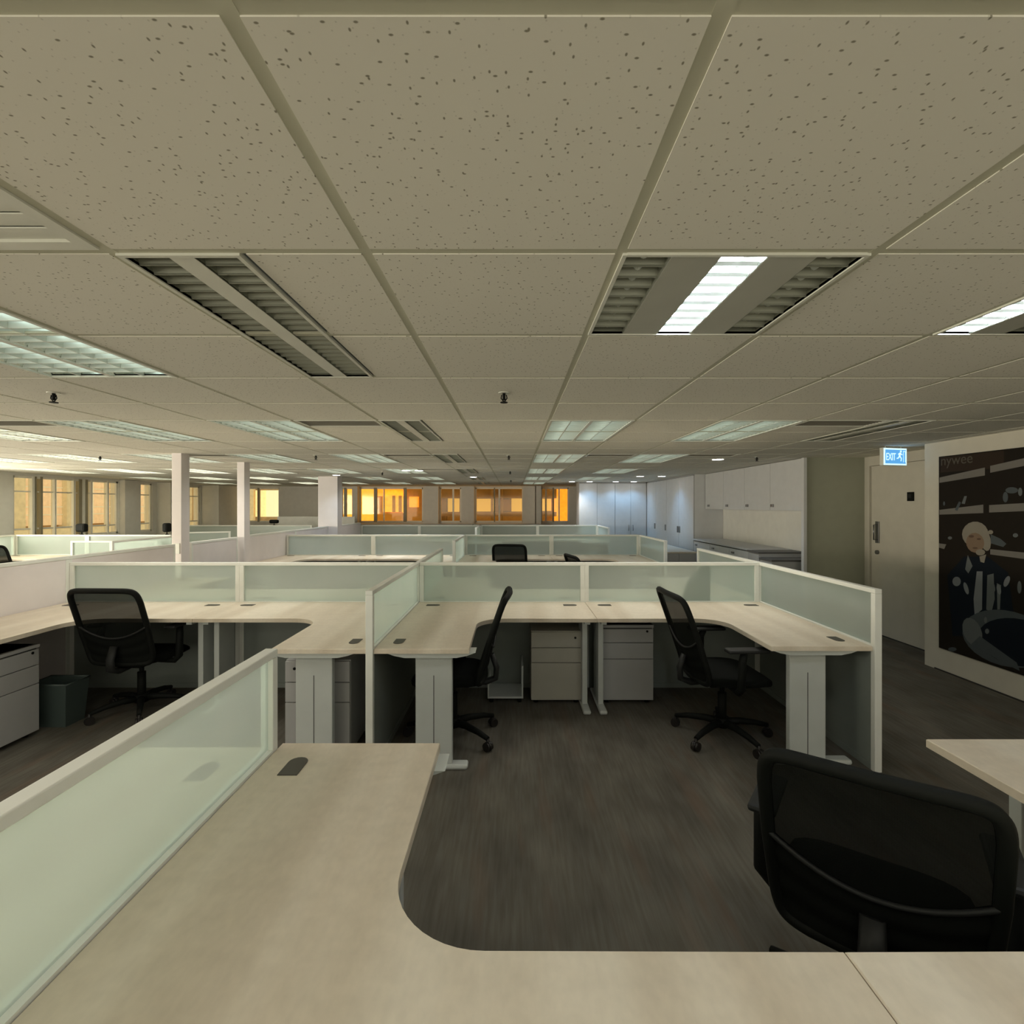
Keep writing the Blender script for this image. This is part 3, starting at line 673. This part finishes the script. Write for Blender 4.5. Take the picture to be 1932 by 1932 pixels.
# row R[1]
screen(XS+h, R[1], LM, R[1], 'frosted screen across the left desk behind the mesh chair', g1)
screen(LM, R[1], A0-h, R[1], 'frosted screen across the back of the left desk, right half', g1)
screen(A0+h, R[1], AM, R[1], 'frosted screen behind the middle desk, left of the twin drawer units', g1)
screen(AM, R[1], A1-h, R[1], 'frosted screen with a dark green patch, behind the middle desk', g1)
screen(A0, R[1]+.02, A0, 2.915, 'frosted side screen projecting towards the viewer between left and middle desks', g1)
screen(A1, R[1]+.02, A1, 2.97, 'frosted side screen at the right end of the middle desk, ending at the aisle', g1)
screen(A0, R[1]+.025, A0, 5.85, 'frosted side screen beyond the middle desk, between left and centre', g1)
screen(A1, R[1]+.025, A1, 5.85, 'frosted side screen beyond the middle desk at the right', g1)
# row R[2]
screen(XS+h, R[2], LM, R[2], 'frosted screen in the second row back, leftmost beside the long partition', g1)
screen(LM, R[2], A0-h, R[2], 'frosted screen in the second row back, left of centre', g1)
screen(A0+h, R[2], AM+.03, R[2], 'frosted screen in the second row back, behind the lone distant chair', g1)
screen(AM+.03, R[2], A1-h, R[2], 'frosted screen in the second row back, right of centre', g1)
screen(A0, R[2]-.025, A0, 7.1, 'frosted side screen of the second row at centre', g1)
screen(A1, R[2]-.025, A1, 7.1, 'greenish frosted side screen at the right end of the second row', g1)
# row R[3]
for a, b_, lb in ((XS+h, LM, 'leftmost'), (LM, A0-h, 'left of centre'), (A0+h, AM, 'at centre'), (AM, A1-h, 'right of centre')):
    screen(a, R[3], b_, R[3], 'distant frosted screen in the third row back, %s' % lb, g1)
screen(A1, R[3]-.025, A1, 11.3, 'distant frosted side screen at the right end of the third row', g1)
screen(A0, R[3]-.025, A0, 11.3, 'distant frosted side screen of the third row at centre', g1)
# long solid spine
gs = 'solid panels of the long left partition'
ys = [-.6, 1.3, 2.85, 4.36, 5.73]
for k, (a, b_) in enumerate(zip(ys, ys[1:])):
    screen(XS, a, XS, b_, 'tall pinkish-white solid partition panel %s' % ('beside the left frame edge, behind the viewpoint', 'at the left frame edge, nearest', 'beside the left desk with the mesh chair', 'just past the left desk, before the thin column')[k], gs, H=1.12, solid=True)
screen(XS, 6.02, XS, 7.03, 'solid partition panel between the two thin columns', gs, H=1.12, solid=True)
screen(XS, 7.27, XS, 8.9, 'solid partition panel just past the second thin column', gs, H=1.13, solid=True)
screen(XS, 8.9, XS, 10.48, 'solid partition panel ending at the thick column', gs, H=1.13, solid=True)
screen(XS, 10.97, XS, 12.7, 'solid partition panel beyond the thick column', gs, H=1.13, solid=True)
# left block beyond the spine
screen(-8.30, R[2], -7.1, R[2], 'pale green frosted screen in front of the left windows, leftmost', g1)
screen(-7.1, R[2], -5.7, R[2], 'frosted screen in front of the left windows, under the small black devices', g1)
screen(-6.9, 8.0, -5.55, 8.0, 'lower frosted screen standing before the left windows, one step nearer', g1, H=1.0)
screen(-5.5, R[2]-.05, -5.5, 7.0, 'frosted side screen past the left partition, near the thin columns', g1)
screen(-6.05, 9.35, -5.35, 9.7, 'short frosted screen seen between the two thin columns', g1)
screen(-8.3, R[3], -6.6, R[3], 'distant frosted screen under the far left windows, left part', g1)
screen(-6.6, R[3], -5.0, R[3], 'distant frosted screen under the far left windows, right part', g1)
screen(-8.3, R[2]-.025, -8.3, 7.2, 'frosted side screen at the far left edge', g1)
ws = MB().m('wall').box(-6.4, -4.3, 13.9, 13.96, 0, 1.25, .004).build('low_white_screen'); tag(ws, 'plain white low screen wall left of the thick column', 'screen')

# ================================================================== DESKS
def desk(name, ox, oy, sx, sy, W, AR, AL, label, group, D=.64, legs=True, mid_leg=True, grs=None):
    """L desk. origin = corner at the screens; sx,sy = directions of the run and of the user side"""
    r = empty(name, (ox, oy, 0))
    rad = .2; pts = [(0, 0), (W, 0), (W, D)]
    cxx, cyy = AR+rad, D+rad
    for k in range(0, 13):
        a = -PI/2 - k*(PI/2)/12
        pts.append((cxx+rad*math.cos(a), cyy+rad*math.sin(a)))
    # slightly tapering straight edge of the arm then front corner
    pts += [(AR, AL), (0, AL)]
    P = [(sx*x, sy*y) for x, y in pts]
    if sx*sy < 0: P = P[::-1]
    MB().prism(P, .702, .73, .003).build('desktop', 'maple', r)
    def bx(mb, x0, x1, y0, y1, z0, z1, bev=0): mb.box(min(sx*x0, sx*x1), max(sx*x0, sx*x1), min(sy*y0, sy*y1), max(sy*y0, sy*y1), z0, z1, bev); return mb
    def leg(cxl, yl, along):
        # T leg; along 'x' -> panel wide in x
        if along == 'x':
            lg = bx(MB().m('metal_leg'), cxl-.108, cxl+.108, yl, yl+.045, .03, .672, .004)
            l = bx(lg.m('seam'), cxl-.002, cxl+.002, yl+.0451, yl+.0458, .05, .55).build('leg', None, r)
            bx(MB().m('metal_leg'), cxl-.26, cxl+.20, yl-.012, yl+.062, 0, .03, .012).build('foot', None, l)
            x0, x1 = cxl-.27, cxl+.25
            q = [(x0, .702), (x1, .702), (x1-.05, .684), (x1-.11, .672), (x0+.11, .672), (x0+.05, .684)]
            mb = MB().m('metal_leg')
            ye = max(AL-.02, yl+.05)
            for yv in (yl-.004, ye): mb.poly([(sx*a, sy*yv, b_) for a, b_ in q])
            for a, b_ in zip(q, q[1:]+q[:1]): mb.quad((sx*a[0], sy*(yl-.004), a[1]), (sx*b_[0], sy*(yl-.004), b_[1]), (sx*b_[0], sy*ye, b_[1]), (sx*a[0], sy*ye, a[1]))
            mb.build('bracket', None, l)
        else:
            l = bx(MB().m('metal_leg'), cxl-.02, cxl+.02, yl-.11, yl+.11, .03, .672, .004).build('leg', None, r)
            bx(MB().m('metal_leg'), cxl-.03, cxl+.03, yl-.26, yl+.24, 0, .03, .012).build('foot', None, l)
            bx(MB().m('metal_leg'), cxl-.02, cxl+.02, yl-.27, yl+.25, .672, .7015).build('bracket', None, l)
    if legs:
        leg(.33, AL-.13, 'x')
        if mid_leg: leg(W-.06, D/2+.01, 'y')
    def grommet(gx, gy, vert):
        a, b_ = .03, .055
        pts = []
        for k in range(9):
            t = PI*k/8
            pts.append((a*math.cos(t), b_-a+a*math.sin(t)))
        pts += [(-a, -b_), (a, -b_)]
        if not vert: pts = [(y, x) for x, y in pts]
        pts = [(sx*(gx+x), sy*(gy+y)) for x, y in pts]
        MB().prism(pts, .728, .7325).build('cable_grommet', 'grommet', r)
    for gx, gy, v in (grs or ((.14, .14, False), (W-.14, .14, False), (.11, AL-.16, True))): grommet(gx, gy, v)
    return tag(r, label, 'desk', group)
gd = 'maple corner desks'
q = .023
desk('corner_desk', A0+q, R[0]+q, 1, 1, AM-A0-q-.001, .545, 1.77-R[0]-q, 'nearest maple corner desk, filling the lower left of the view', gd)
desk('corner_desk', A1-q, R[0]+q, -1, 1, A1-q-AM-.001, .645, 1.80-R[0]-q, 'nearest right-hand maple desk, whose arm shows at the right edge', gd)
desk('corner_desk', A0-q, R[0]+q, -1, 1, 1.45, .54, 1.74-R[0]-q, 'maple desk behind the large frosted screen at lower left', gd)
desk('corner_desk', A0+q, R[1]-q, 1, -1, AM-A0-q-.001, .545, R[1]-q-2.93, 'middle desk, left half, with the chair facing left pulled up', gd)
desk('corner_desk', A1-q, R[1]-q, -1, -1, A1-q-AM-.001, .59, R[1]-q-2.985, 'middle desk, right half, with a curved corner and wide end leg', gd)
desk('corner_desk', A0-q, R[1]-q, -1, -1, A0-q-LM-.001, .545, R[1]-q-2.93, 'left cell desk arm touching the side screen, above the hidden drawer units', gd)
desk('corner_desk', XS+q, R[1]-q, 1, -1, LM-XS-q-.001, .64, R[1]-q-1.6, 'left cell desk running along the pinkish solid partition', gd)
for sx, x0, W_, lb in ((1, A0+q, AM-A0-q-.001, 'centre left'), (-1, A1-q, A1-q-AM-.001, 'centre right'), (-1, A0-q, A0-q-LM-.001, 'left of centre'), (1, XS+q, LM-XS-q-.001, 'beside the long partition')):
    desk('corner_desk', x0, R[1]+q, sx, 1, W_, .545, 1.45, 'maple desk on the far side of the first screen row, %s' % lb, gd)
    desk('corner_desk', x0, R[2]-q, sx, -1, W_, .545, 1.43, 'maple desk before the second screen row, %s' % lb, gd)
for sx, x0, W_, lb in ((1, A0+q, AM-A0-q-.001, 'centre left'), (-1, A1-q, A1-q-AM-.001, 'centre right'), (-1, A0-q, A0-q-LM-.001, 'left of centre')):
    desk('corner_desk', x0, R[3]-q, sx, -1, W_, .545, 1.43, 'distant maple desk before the third screen row, %s' % lb, gd)
desk('corner_desk', -8.30+q, R[2]-q, 1, -1, 1.45, .545, 1.2, 'maple desk before the left windows under the green frosted screen', gd)
desk('corner_desk', -5.5-q, 7.95, -1, -1, 1.25, .5, .9, 'maple desk beyond the long partition, right of the green screen', gd, D=.5)
desk('corner_desk', -8.30+q, R[3]-q, 1, -1, 3.2, .545, 1.2, 'distant maple desk under the far left windows', gd)
desk('corner_desk', XS-q, 6.2, -1, -1, 1.3, .545, 1.2, 'maple desk just beyond the long partition near the thin columns', gd)

# ================================================================== PEDESTALS
def pedestal(x, y, rz, label, W_=.395, D_=.5, H_=.57, mt_='ped', lip=False, splits=(.46, .64), sticker=False):
    r = empty('drawer_pedestal', (x, y, 0), rz)      # front face at local y=0 looking to -y
    MB().m(mt_).box(0, W_, .018, D_, .03, H_, .003).m('seam').box(.01, W_-.01, .012, .018, .035, H_-.01).build('body', None, r)
    for k, (cx_, cy_) in enumerate(((.04, .06), (W_-.04, .06), (.04, D_-.05), (W_-.04, D_-.05))):
        MB().cyl((cx_, cy_, 0), .018, .03, 10).build('castor', 'black', r)
    zs_ = [.032, H_*(1-splits[1])+.0 if False else H_*.57, H_*.775, H_-(.03 if lip else .004)]
    for a, b_ in zip(zs_, zs_[1:]):
        MB().box(.002, W_-.002, 0, .014, a+.003, b_-.002, .002).build('drawer', mt_, r)
    if lip: MB().box(-.002, W_+.002, -.004, D_, H_-.022, H_+.0, .003).build('top_lip', mt_, r)
    MB().tube([(W_-.05 if not sticker else .06, -.004, H_-.05), (W_-.05 if not sticker else .06, .004, H_-.05)], .009, 12).build('lock', 'black', r)
    if sticker: tag(MB().tube([(.15, -.003, H_-.055), (.15, .002, H_-.055)], .026, 16).build('sticker', 'sticker', r), 'small round green sticker')
    return tag(r, label, 'drawer unit', 'three-drawer pedestals')
pedestal(.14, 3.99, 0, 'cream three-drawer pedestal under the middle desk, left of the paired legs', D_=.355, mt_='ped_cream')
pedestal(.695, 3.99, 0, 'grey lipped three-drawer pedestal under the middle desk, right of the paired legs', W_=.40, D_=.355, H_=.62, lip=True)
pedestal(-3.21, 3.06, PI/2, 'light grey three-drawer pedestal under the left desk at the frame edge', W_=.41, H_=.615, lip=True)
pedestal(-1.40, 3.14, 0, 'grey pedestal with green sticker behind the left desk end leg', W_=.40, H_=.60, sticker=True)
pedestal(-.985, 3.55, 0, 'second grey pedestal tucked by the side screen under the left desk', W_=.12, D_=.4, H_=.60)

# CPU holder under the desk
cp = empty('computer_stand', (-.20, 4.02, 0)); tag(cp, 'low white metal computer stand under the middle desk, left of the cream drawers', 'computer stand')
MB().box(0, .28, 0, .30, .035, .05, .002).build('tray', 'metal_leg', cp)
MB().box(.268, .28, 0.0, .012, .05, .29).box(.268, .28, .288, .30, .05, .29).box(.268, .28, .012, .288, .278, .29).build('side_hoop', 'metal_leg', cp)
MB().box(0, .012, 0, .012, .05, .17).box(0, .012, .288, .30, .05, .17).box(0, .012, .012, .288, .158, .17).build('side_hoop', 'metal_leg', cp)
for a, b_ in ((.03, .03), (.25, .03), (.03, .27), (.25, .27)): MB().cyl((a, b_, 0), .016, .035, 10).build('castor', 'black', cp)
# waste bin
bn = empty('waste_bin', (-3.25, 3.66, 0)); tag(bn, 'dark green-grey rectangular waste bin beside the left drawer unit', 'bin')
def binfn(z, e): return [(-.12-e, -.08-e), (.12+e, -.08-e), (.12+e, .08+e), (-.12-e, .08+e)]
mb = MB().m('bin'); lo = [mb.bm.verts.new((x, y, 0)) for x, y in binfn(0, 0)]; hi = [mb.bm.verts.new((x, y, .30)) for x, y in binfn(0, .02)]; hi2 = [mb.bm.verts.new((x, y, .30)) for x, y in binfn(0, .013)]; l2 = [mb.bm.verts.new((x, y, .008)) for x, y in binfn(0, -.006)]
mb._f(lo[::-1]); mb._f(l2)
for i in range(4):
    k = (i+1) % 4; mb._f([lo[i], lo[k], hi[k], hi[i]]); mb._f([hi[i], hi[k], hi2[k], hi2[i]]); mb._f([hi2[i], hi2[k], l2[k], l2[i]])
mb.build('bin_body', None, bn)
mb = MB().m('bin'); p = binfn(0, .022); mb.tube([(x, y, .30) for x, y in p], .007, 6, closed=True).build('rim', None, bn)

# dark green board behind the frosted glass
gb = MB().m('green_obj'); x0 = 1.44
gb.poly([(x0, R[1]+.014, .737), (x0+.25, R[1]+.014, .737), (x0+.25, R[1]+.014, 1.03), (x0+.17, R[1]+.014, 1.03), (x0+.05, R[1]+.014, .90)])
go = gb.build('desk_board', None, None, solid=.012); tag(go, 'dark green board leaning behind the frosted screen of the middle desk', 'board')

# ================================================================== CHAIRS
def chair(name):
    r = empty(name)
    # seat cushion
    def seat(u, v, top):
        x = (u-.5)*2; y = (v-.5)*2
        k = (1-abs(x)**4)**.25 if abs(x) < 1 else 0
        yy_ = y*k*.235 + .02
        xx = x*.262*(1-.08*max(0, -y))
        ed = min(1, (1-abs(x)**5)*(1-abs(y)**5))
        return (xx, yy_, (.455+.028*ed - .02*max(0, y)**3 - .008*(1-x*x)) if top else .415-.01*ed)
    mb = MB().m('black_soft'); mb.grid(lambda u, v: seat(u, v, True), 18, 18); mb.grid(lambda u, v: seat(u, v, False), 18, 18)
    bmesh.ops.remove_doubles(mb.bm, verts=mb.bm.verts, dist=.0005)
    # close rim
    be = [e for e in mb.bm.edges if len(e.link_faces) == 1]
    bmesh.ops.bridge_loops(mb.bm, edges=be) if be else None
    for f in mb.bm.faces: f.smooth = True
    mb.build('seat', None, r)
    MB().m('black').box(-.09, .09, -.12, .12, .36, .405, .01).tube([(.09, 0, .385), (.23, 0, .38), (.25, .0, .375)], .006, 6).build('tilt_mechanism', None, r)
    MB().m('black').cyl((0, 0, .10), .028, .20, 16).cyl((0, 0, .28), .016, .085, 14).build('gas_column', None, r)
    mb = MB().m('black').cyl((0, 0, .075), .045, .06, 18)
    for k in range(5):
        a = 2*PI*k/5 + .3; c, s_ = math.cos(a), math.sin(a)
        mb.tube([(.02*c, .02*s_, .105), (.12*c, .12*s_, .108), (.23*c, .23*s_, .095), (.31*c, .31*s_, .075)], [.027, .023, .019, .015], 8)
    mb.build('star_base', None, r)
    for k in range(5):
        a = 2*PI*k/5 + .3; c, s_ = math.cos(a), math.sin(a); R_ = .31
        ax = Vector((-s_, c, 0))
        p_ = Vector((R_*c, R_*s_, .028))
        mb = MB().m('caster')
        for q_ in (-1, 1):
            mb.tube([p_+ax*q_*.006, p_+ax*q_*.022], .028, 14)
        mb.tube([p_+Vector((0, 0, .0)), p_+Vector((0, 0, .05))], .009, 8)
        mb.tube([p_+ax*-.006, p_+ax*.006], .031, 14)
        mb.build('caster', None, r)
    # back surface
    def bk(u, v, off=0.0):
        # u -1..1, v 0..1
        wd = .228+.018*math.sin(min(1, v/.7)*PI/2) - .006*max(0, v-.75)/.25
        y = -.215 - .012*math.sin(v*PI) - .165*v**1.45 + .036*u*u*(1-.35*v) - off
        z = .42+.55*v - .004*u*u*v
        return Vector((u*wd, y, z))
    def se(t, n_=.2, s_=1.0):
        c, s2 = math.cos(t), math.sin(t)
        return (s_*math.copysign(abs(c)**n_, c), .5+.5*s_*math.copysign(abs(s2)**n_, s2))
    loop = [bk(*se(2*PI*k/56)) for k in range(56)]
    fr_ = MB().m('black').tube(loop, .019, 8, closed=True).build('back_frame', None, r)
    def rail(u): return .36+.16*u*u
    def inner(u, v):        # map unit square to region between rail and the top loop
        uu = (u-.5)*2*.985
        # superellipse limit for this u
        lim = .5+.5*(max(0, 1-abs(uu)**(2/.2))) **.1
        lo_ = rail(uu); hi_ = max(lim, lo_)
        return bk(uu, lo_+(hi_-lo_)*v*.99)
    MB().m('mesh').grid(inner, 22, 10).build('back_mesh', None, r)
    def low(u, v):
        uu = (u-.5)*2*.985
        lim = .5-.5*(max(0, 1-abs(uu)**(2/.2))) **.1
        hi_ = rail(uu); lo_ = min(lim, hi_)
        p_ = bk(uu, lo_+(hi_-lo_)*v); p_.y -= .004*math.sin(v*PI*6); return p_
    MB().m('black_soft').grid(low, 22, 24).build('lower_back', None, r, solid=.012)
    MB().m('rail_grey').tube([bk(u/10, rail(u/10), .010) for u in range(-10, 11)], .007, 6).build('lumbar_rail', None, r)
    MB().m('rail_grey').tube([(0, -.09, .385), (0, -.22, .375), (0, -.285, .40), (0, -.29, .47), (0, -.258, .56)], [.022, .022, .02, .02, .018], 8, sq=1.6).build('back_bracket', None, r)
    for s_ in (-1, 1):
        ar = MB().m('black').tube([(s_*.15, -.02, .395), (s_*.27, -.02, .395), (s_*.303, -.02, .43), (s_*.305, -.015, .60), (s_*.295, 0, .645)], [.018, .022, .026, .024, .022], 8).build('armrest', None, r)
        MB().m('rail_grey').box(s_*.29-.042, s_*.29+.042, -.11, .15, .648, .672, .011).build('arm_pad', None, ar)
    return r
pc = chair('office_chair'); uc = [False]
def put(x, y, heading, label):
    return place(pc, uc, (x, y, 0), heading-PI/2, label, 'chair', 'black mesh office chairs')
D2 = math.radians
put(1.03, 1.46, D2(54), 'black mesh-backed office chair nearest the viewpoint, at lower right').scale = (.955, .955, .955)
put(-2.80, 3.86, D2(88), 'black mesh chair at the left desk, its see-through back towards the viewer')
put(-.40, 3.43, D2(178), 'black office chair side-on at the middle desk, facing left')
put(1.40, 3.43, D2(3), 'black office chair side-on at the middle desk, facing right')
put(-.02, 7.88, D2(84), 'distant black mesh chair whose back rises above the first screens')
put(1.02, 6.0, D2(12), 'black chair mostly hidden behind the first screens, right of centre')
put(-6.98, 7.15, D2(0), 'black chair at the left frame edge beyond the solid partition')

# ================================================================== CABINETS
def tall(x0, x1, y0, y1, face, doors, label, handles, group='tall white storage cabinets'):
    r = empty('tall_cabinet', (x0, y0, 0)); W_, D_ = x1-x0, y1-y0
    if face == 'y': MB().m('cab').box(0, W_, .02, D_, 0, ZC-.005).m('seam').box(.005, W_-.005, .014, .02, .06, ZC-.02).build('body', None, r)
    else: MB().m('cab').box(.02, W_, 0, D_, 0, ZC-.005).m('seam').box(.014, .02, .005, D_-.005, .06, ZC-.02).build('body', None, r)
    n = doors; S = (W_ if face == 'y' else D_)/n
    for k in range(n):
        a, b_ = k*S+.003, (k+1)*S-.003
        if face == 'y': d = MB().box(a, b_, -.002, .014, .06, ZC-.03, .001).build('door', 'cab', r)
        else: d = MB().box(-.002, .014, a, b_, .06, ZC-.03, .001).build('door', 'cab', r)
        if handles[k] is not None:
            t = a+.05 if handles[k] == 0 else b_-.05
            if face == 'y': MB().tube([(t, -.002, .92), (t, -.03, .92), (t, -.03, 1.06), (t, -.002, 1.06)], .008, 6).build('handle', 'handle', d)
            else: MB().box(-.02, -.002, t-.03, t+.03, 1.0, 1.13, .004).build('handle', 'handle', d)
    return tag(r, label, 'cabinet', group)
tall(1.68, 2.585, 13.0, 13.6, 'y', 2, 'tall blue-lit cabinet facing the room, left pair of doors', (None, None))
tall(2.59, 3.385, 13.0, 13.6, 'y', 2, 'tall blue-lit cabinet facing the room, right pair with bar handles', (1, 0))
tall(3.40, 3.955, 12.2, 13.6, 'x', 1, 'tall side cabinet in the blue-lit corner', (0,))
tall(3.40, 3.955, 11.35, 12.195, 'x', 1, 'second tall side cabinet out from the blue-lit corner', (0,))
tall(3.40, 3.955, 10.5, 11.345, 'x', 1, 'third tall side cabinet out from the blue-lit corner', (0,))
tall(3.40, 3.955, 9.65, 10.495, 'x', 1, 'tall side cabinet next to the wall cupboards', (1,))
for k in range(4):
    y0 = 6.40+k*.808
    r = empty('wall_cupboard', (3.62, y0, 0))
    MB().m('cab').box(.018, .335, 0, .806, 1.485, ZC-.005).m('seam').box(.012, .018, .004, .802, 1.49, ZC-.02).build('body', None, r)
    d = MB().box(-.002, .012, .003, .803, 1.487, ZC-.01, .001).build('door', 'cab', r)
    t = (.70, .66, .60, .60)[k]
    MB().box(-.022, -.002, t, t+.07, 1.53, 1.57, .004).build('handle', 'handle', d)
    tag(r, 'white wall cupboard above the recess, %s' % ('nearest the sage wall', 'second from the sage wall', 'third from the sage wall', 'next to the tall cabinets')[k], 'cupboard', 'white wall cupboards')
for k in range(3):
    y0 = 7.26+k*.79
    r = empty('base_cupboard', (3.40, y0, 0))
    MB().m('cab').box(.018, .55, 0, .788, 0, .90).m('seam').box(.012, .018, .004, .784, .08, .895).build('body', None, r)
    d = MB().box(-.002, .012, .003, .785, .09, .885, .001).build('door', 'cab', r)
    MB().box(-.022, -.002, .6, .68, .81, .84, .004).build('handle', 'handle', d)
    tag(r, 'white base cupboard under the counter, %s' % ('nearest the dark-topped units', 'middle one', 'next to the tall cabinets')[k], 'cupboard', 'white base cupboards')
tag(MB().box(3.385, 3.955, 7.26, 9.64, .903, .93, .003).build('worktop', 'cab'), 'white counter top over the base cupboards in the recess', 'worktop')
for k, (y0, H_) in enumerate(((6.56, .83), (6.91, .90))):
    r = empty('low_cabinet', (3.32, y0, 0))
    MB().box(.016, .62, 0, .335, 0, H_).build('body', 'cab_side', r)
    MB().box(0, .016, .004, .331, .04, H_-.01).build('door', 'cab_side', r)
    MB().box(-.01, .63, -.004, .339, H_, H_+.025, .003).build('top', 'dark_top', r)
    tag(r, 'low grey cabinet with dark top, %s' % ('lower one nearest the sage wall', 'taller one beside the white base cupboards')[k], 'cabinet', 'low dark-topped cabinets')
tag(MB().box(3.60, 3.64, 6.34, 6.397, 0, ZC-.004, .002).build('end_panel', 'cab'), 'tall thin white panel closing the cupboard recess beside the sage wall', 'panel')
r = empty('credenza', (2.62, 9.05, 0)); tag(r, 'low credenza with pale top in front of the tall side cabinets', 'cabinet')
MB().box(.01, .62, .01, 1.7, .04, .705).build('body', 'cab_side', r); MB().box(0, .64, 0, 1.72, .705, .73, .003).build('top', 'maple', r)
for k in range(2): MB().box(.015+.30*k, .31+.30*k, -.004, .01, .05, .70, .001).build('door', 'cab_side', r)
# white low shelves by the far windows
for k, (a, b_) in enumerate(((-4.7, -3.0), (-2.98, -1.2), (-1.18, .8))):
    r = empty('window_ledge_cabinet', (a, 15.2, 0))
    MB().box(0, b_-a, .01, .5, 0, .98).build('body', 'cab', r); MB().box(-.005, b_-a+.005, 0, .5, .98, 1.0, .003).build('top', 'cab', r)
    tag(r, 'low white cabinet under the far amber windows, %s' % ('leftmost', 'middle', 'rightmost')[k], 'cabinet', 'low white window cabinets')
# cabinet seen between the thin columns
r = empty('low_drawer_unit', (-5.15, 8.0, 0)); tag(r, 'low grey-brown drawer unit seen between the two thin columns', 'drawer unit')
MB().box(0, 1.2, .015, .6, 0, .80).build('body', 'cab_side', r); MB().box(-.01, 1.21, 0, .61, .80, .825, .002).build('top', 'maple', r)
for k in range(2):
    d = MB().box(.01+.6*k, .59+.6*k, 0, .015, .60, .79, .001).build('drawer', 'cab_side', r); MB().box(.27+.6*k, .33+.6*k, -.012, 0, .68, .70).build('handle', 'black', d)
# small black devices on stems over the left screens
def device(x, y, z0, wdt, hgt, dpt, rz, label, ring=False):
    r = empty('clip_device', (x, y, z0), rz)
    MB().m('black').box(-wdt/2, wdt/2, -dpt/2, dpt/2, .045, .045+hgt, min(wdt, dpt)*.3).build('head', None, r)
    MB().m('black').cyl((0, 0, 0.0), .025, .012, 14).cyl((0, 0, .01), .009, .04, 8).build('stem', None, r)
    return tag(r, label, 'device', 'small black devices on the left screens')
device(-7.20, R[2], HP, .16, .14, .10, 0, 'square black device on the left screen, against the window mullion')
device(-5.78, R[2], HP, .09, .15, .13, 0, 'narrow rounded black device on the left screen, nearer the thin column')
device(-5.95, R[3], HP, .22, .09, .10, 0, 'flat wide black device between the second thin column and the white wall')
